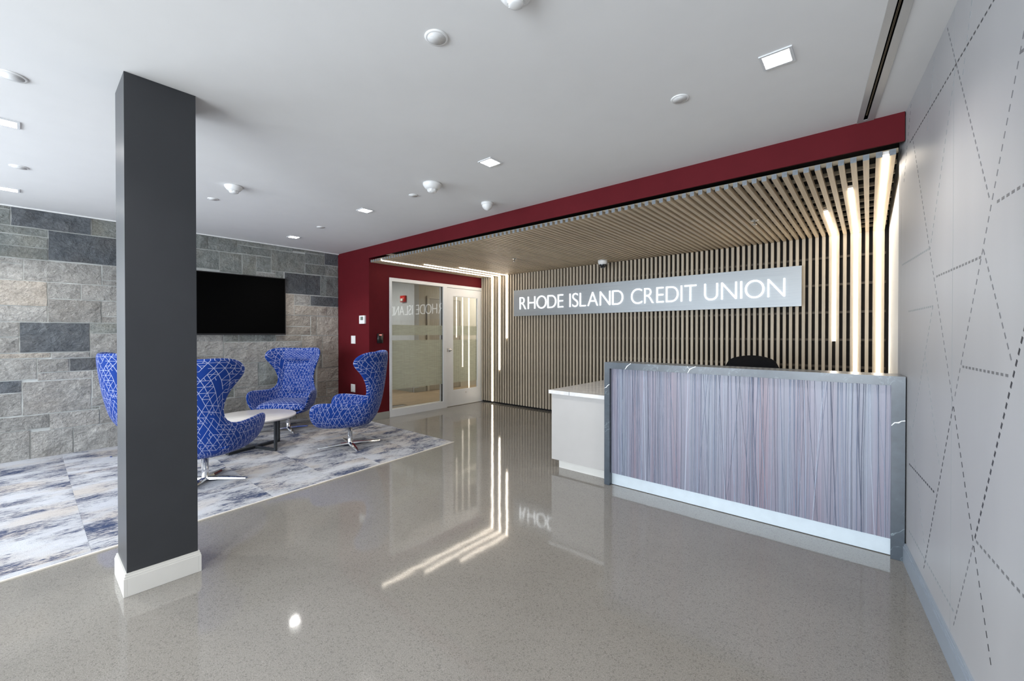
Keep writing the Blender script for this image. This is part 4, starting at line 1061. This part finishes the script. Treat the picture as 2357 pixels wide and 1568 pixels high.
add('back_cushion', cushion(back_fn(0.40, 0.870, 0.205, 0.215), 10, 10, 0.040), M_fab, chair, True)
add('headrest', cushion(back_fn(0.868, 1.045, 0.225, 0.235), 10, 6, 0.048), M_fab, chair, True)
b = bm_(); lathe(b, [(0, 0.018), (0.036, 0.018), (0.030, 0.028), (0.0265, 0.032), (0.0265, 0.208), (0.05, 0.212), (0.05, 0.222), (0, 0.222)], 28); add('post', b, M_chrome, chair, True)
def foot():
    b = bm_(); P = []
    for x, hw, zt, zb in ((0.015, 0.024, 0.034, 0.014), (0.10, 0.026, 0.032, 0.012), (0.24, 0.022, 0.022, 0.005), (0.322, 0.012, 0.012, 0.0005), (0.338, 0.008, 0.010, 0.0)):
        P.append([b.verts.new((x, -hw, zb)), b.verts.new((x, hw, zb)), b.verts.new((x, hw * 0.75, zt - 0.003)), b.verts.new((x, 0, zt)), b.verts.new((x, -hw * 0.75, zt - 0.003))])
    for a_, c_ in zip(P, P[1:]):
        for i in range(5): b.faces.new([a_[i], a_[(i + 1) % 5], c_[(i + 1) % 5], c_[i]])
    b.faces.new(P[0]); b.faces.new(P[-1][::-1])
    return b
ft = add('foot', foot(), M_chrome, chair, True); ft.rotation_euler = (0, 0, R(45))
for k in (1, 2, 3): inst(ft, chair, None, (0, 0, R(45 + 90 * k)))
CHAIRS = [((-4.335, 1.004), 144, 'blue patterned wing chair seen from behind, right of the charcoal column', -93),
          ((-5.848, 2.268), -44, 'blue patterned wing chair facing the camera below the television', 80 + 44),
          ((-4.482, 2.402), -133, 'blue patterned wing chair seen from the side before the red wall', 0),
          ((-5.97, 0.885), 93, 'blue patterned wing chair mostly hidden behind the charcoal column', 0)]
FEET = [50, 80, 75, 15]
for i, ((x, y), a_, lab, _) in enumerate(CHAIRS):
    c = chair if i == 0 else copy_tree(chair)
    c.location = (x, y, 0.0062); c.rotation_euler = (0, 0, R(a_))
    tag(c, lab, 'chair', 'blue wing chairs round the coffee table')
    for j, k in enumerate([k for k in children(c) if k.name.startswith('foot')]): k.rotation_euler = (0, 0, R(FEET[i] - a_ + 90 * j))

# ------------------------------------------------------------------ coffee table
ct = empty('coffee_table', (-5.155, 1.645, 0.006), R(109)); tag(ct, 'round pale stone coffee table on crossed dark steel base among the chairs', 'table')
b = bm_(); lathe(b, [(0, 0.334), (0.395, 0.334), (0.412, 0.342), (0.413, 0.355), (0.408, 0.359), (0, 0.359)], 64); add('tabletop', b, M_marble, ct, True)
for k, (L_, wdt) in enumerate(((0.30, 0.05), (0.335, 0.025))):
    rot = Matrix.Rotation(R(90 * k), 4, 'Z')
    b = bm_(); box(b, -L_, L_, -wdt / 2, wdt / 2, 0.0003 + 0.0, 0.025 if k == 0 else 0.0245, M=rot); add('base_bar', b, M_steel, ct, True)
    for s in (-1, 1):
        x0_, x1_ = (L_ - 0.022, L_) if s > 0 else (-L_, -L_ + 0.022)
        b = bm_(); box(b, x0_, x1_, -wdt / 2, wdt / 2, 0.0255, 0.3335, M=rot); add('leg', b, M_steel, ct, True)
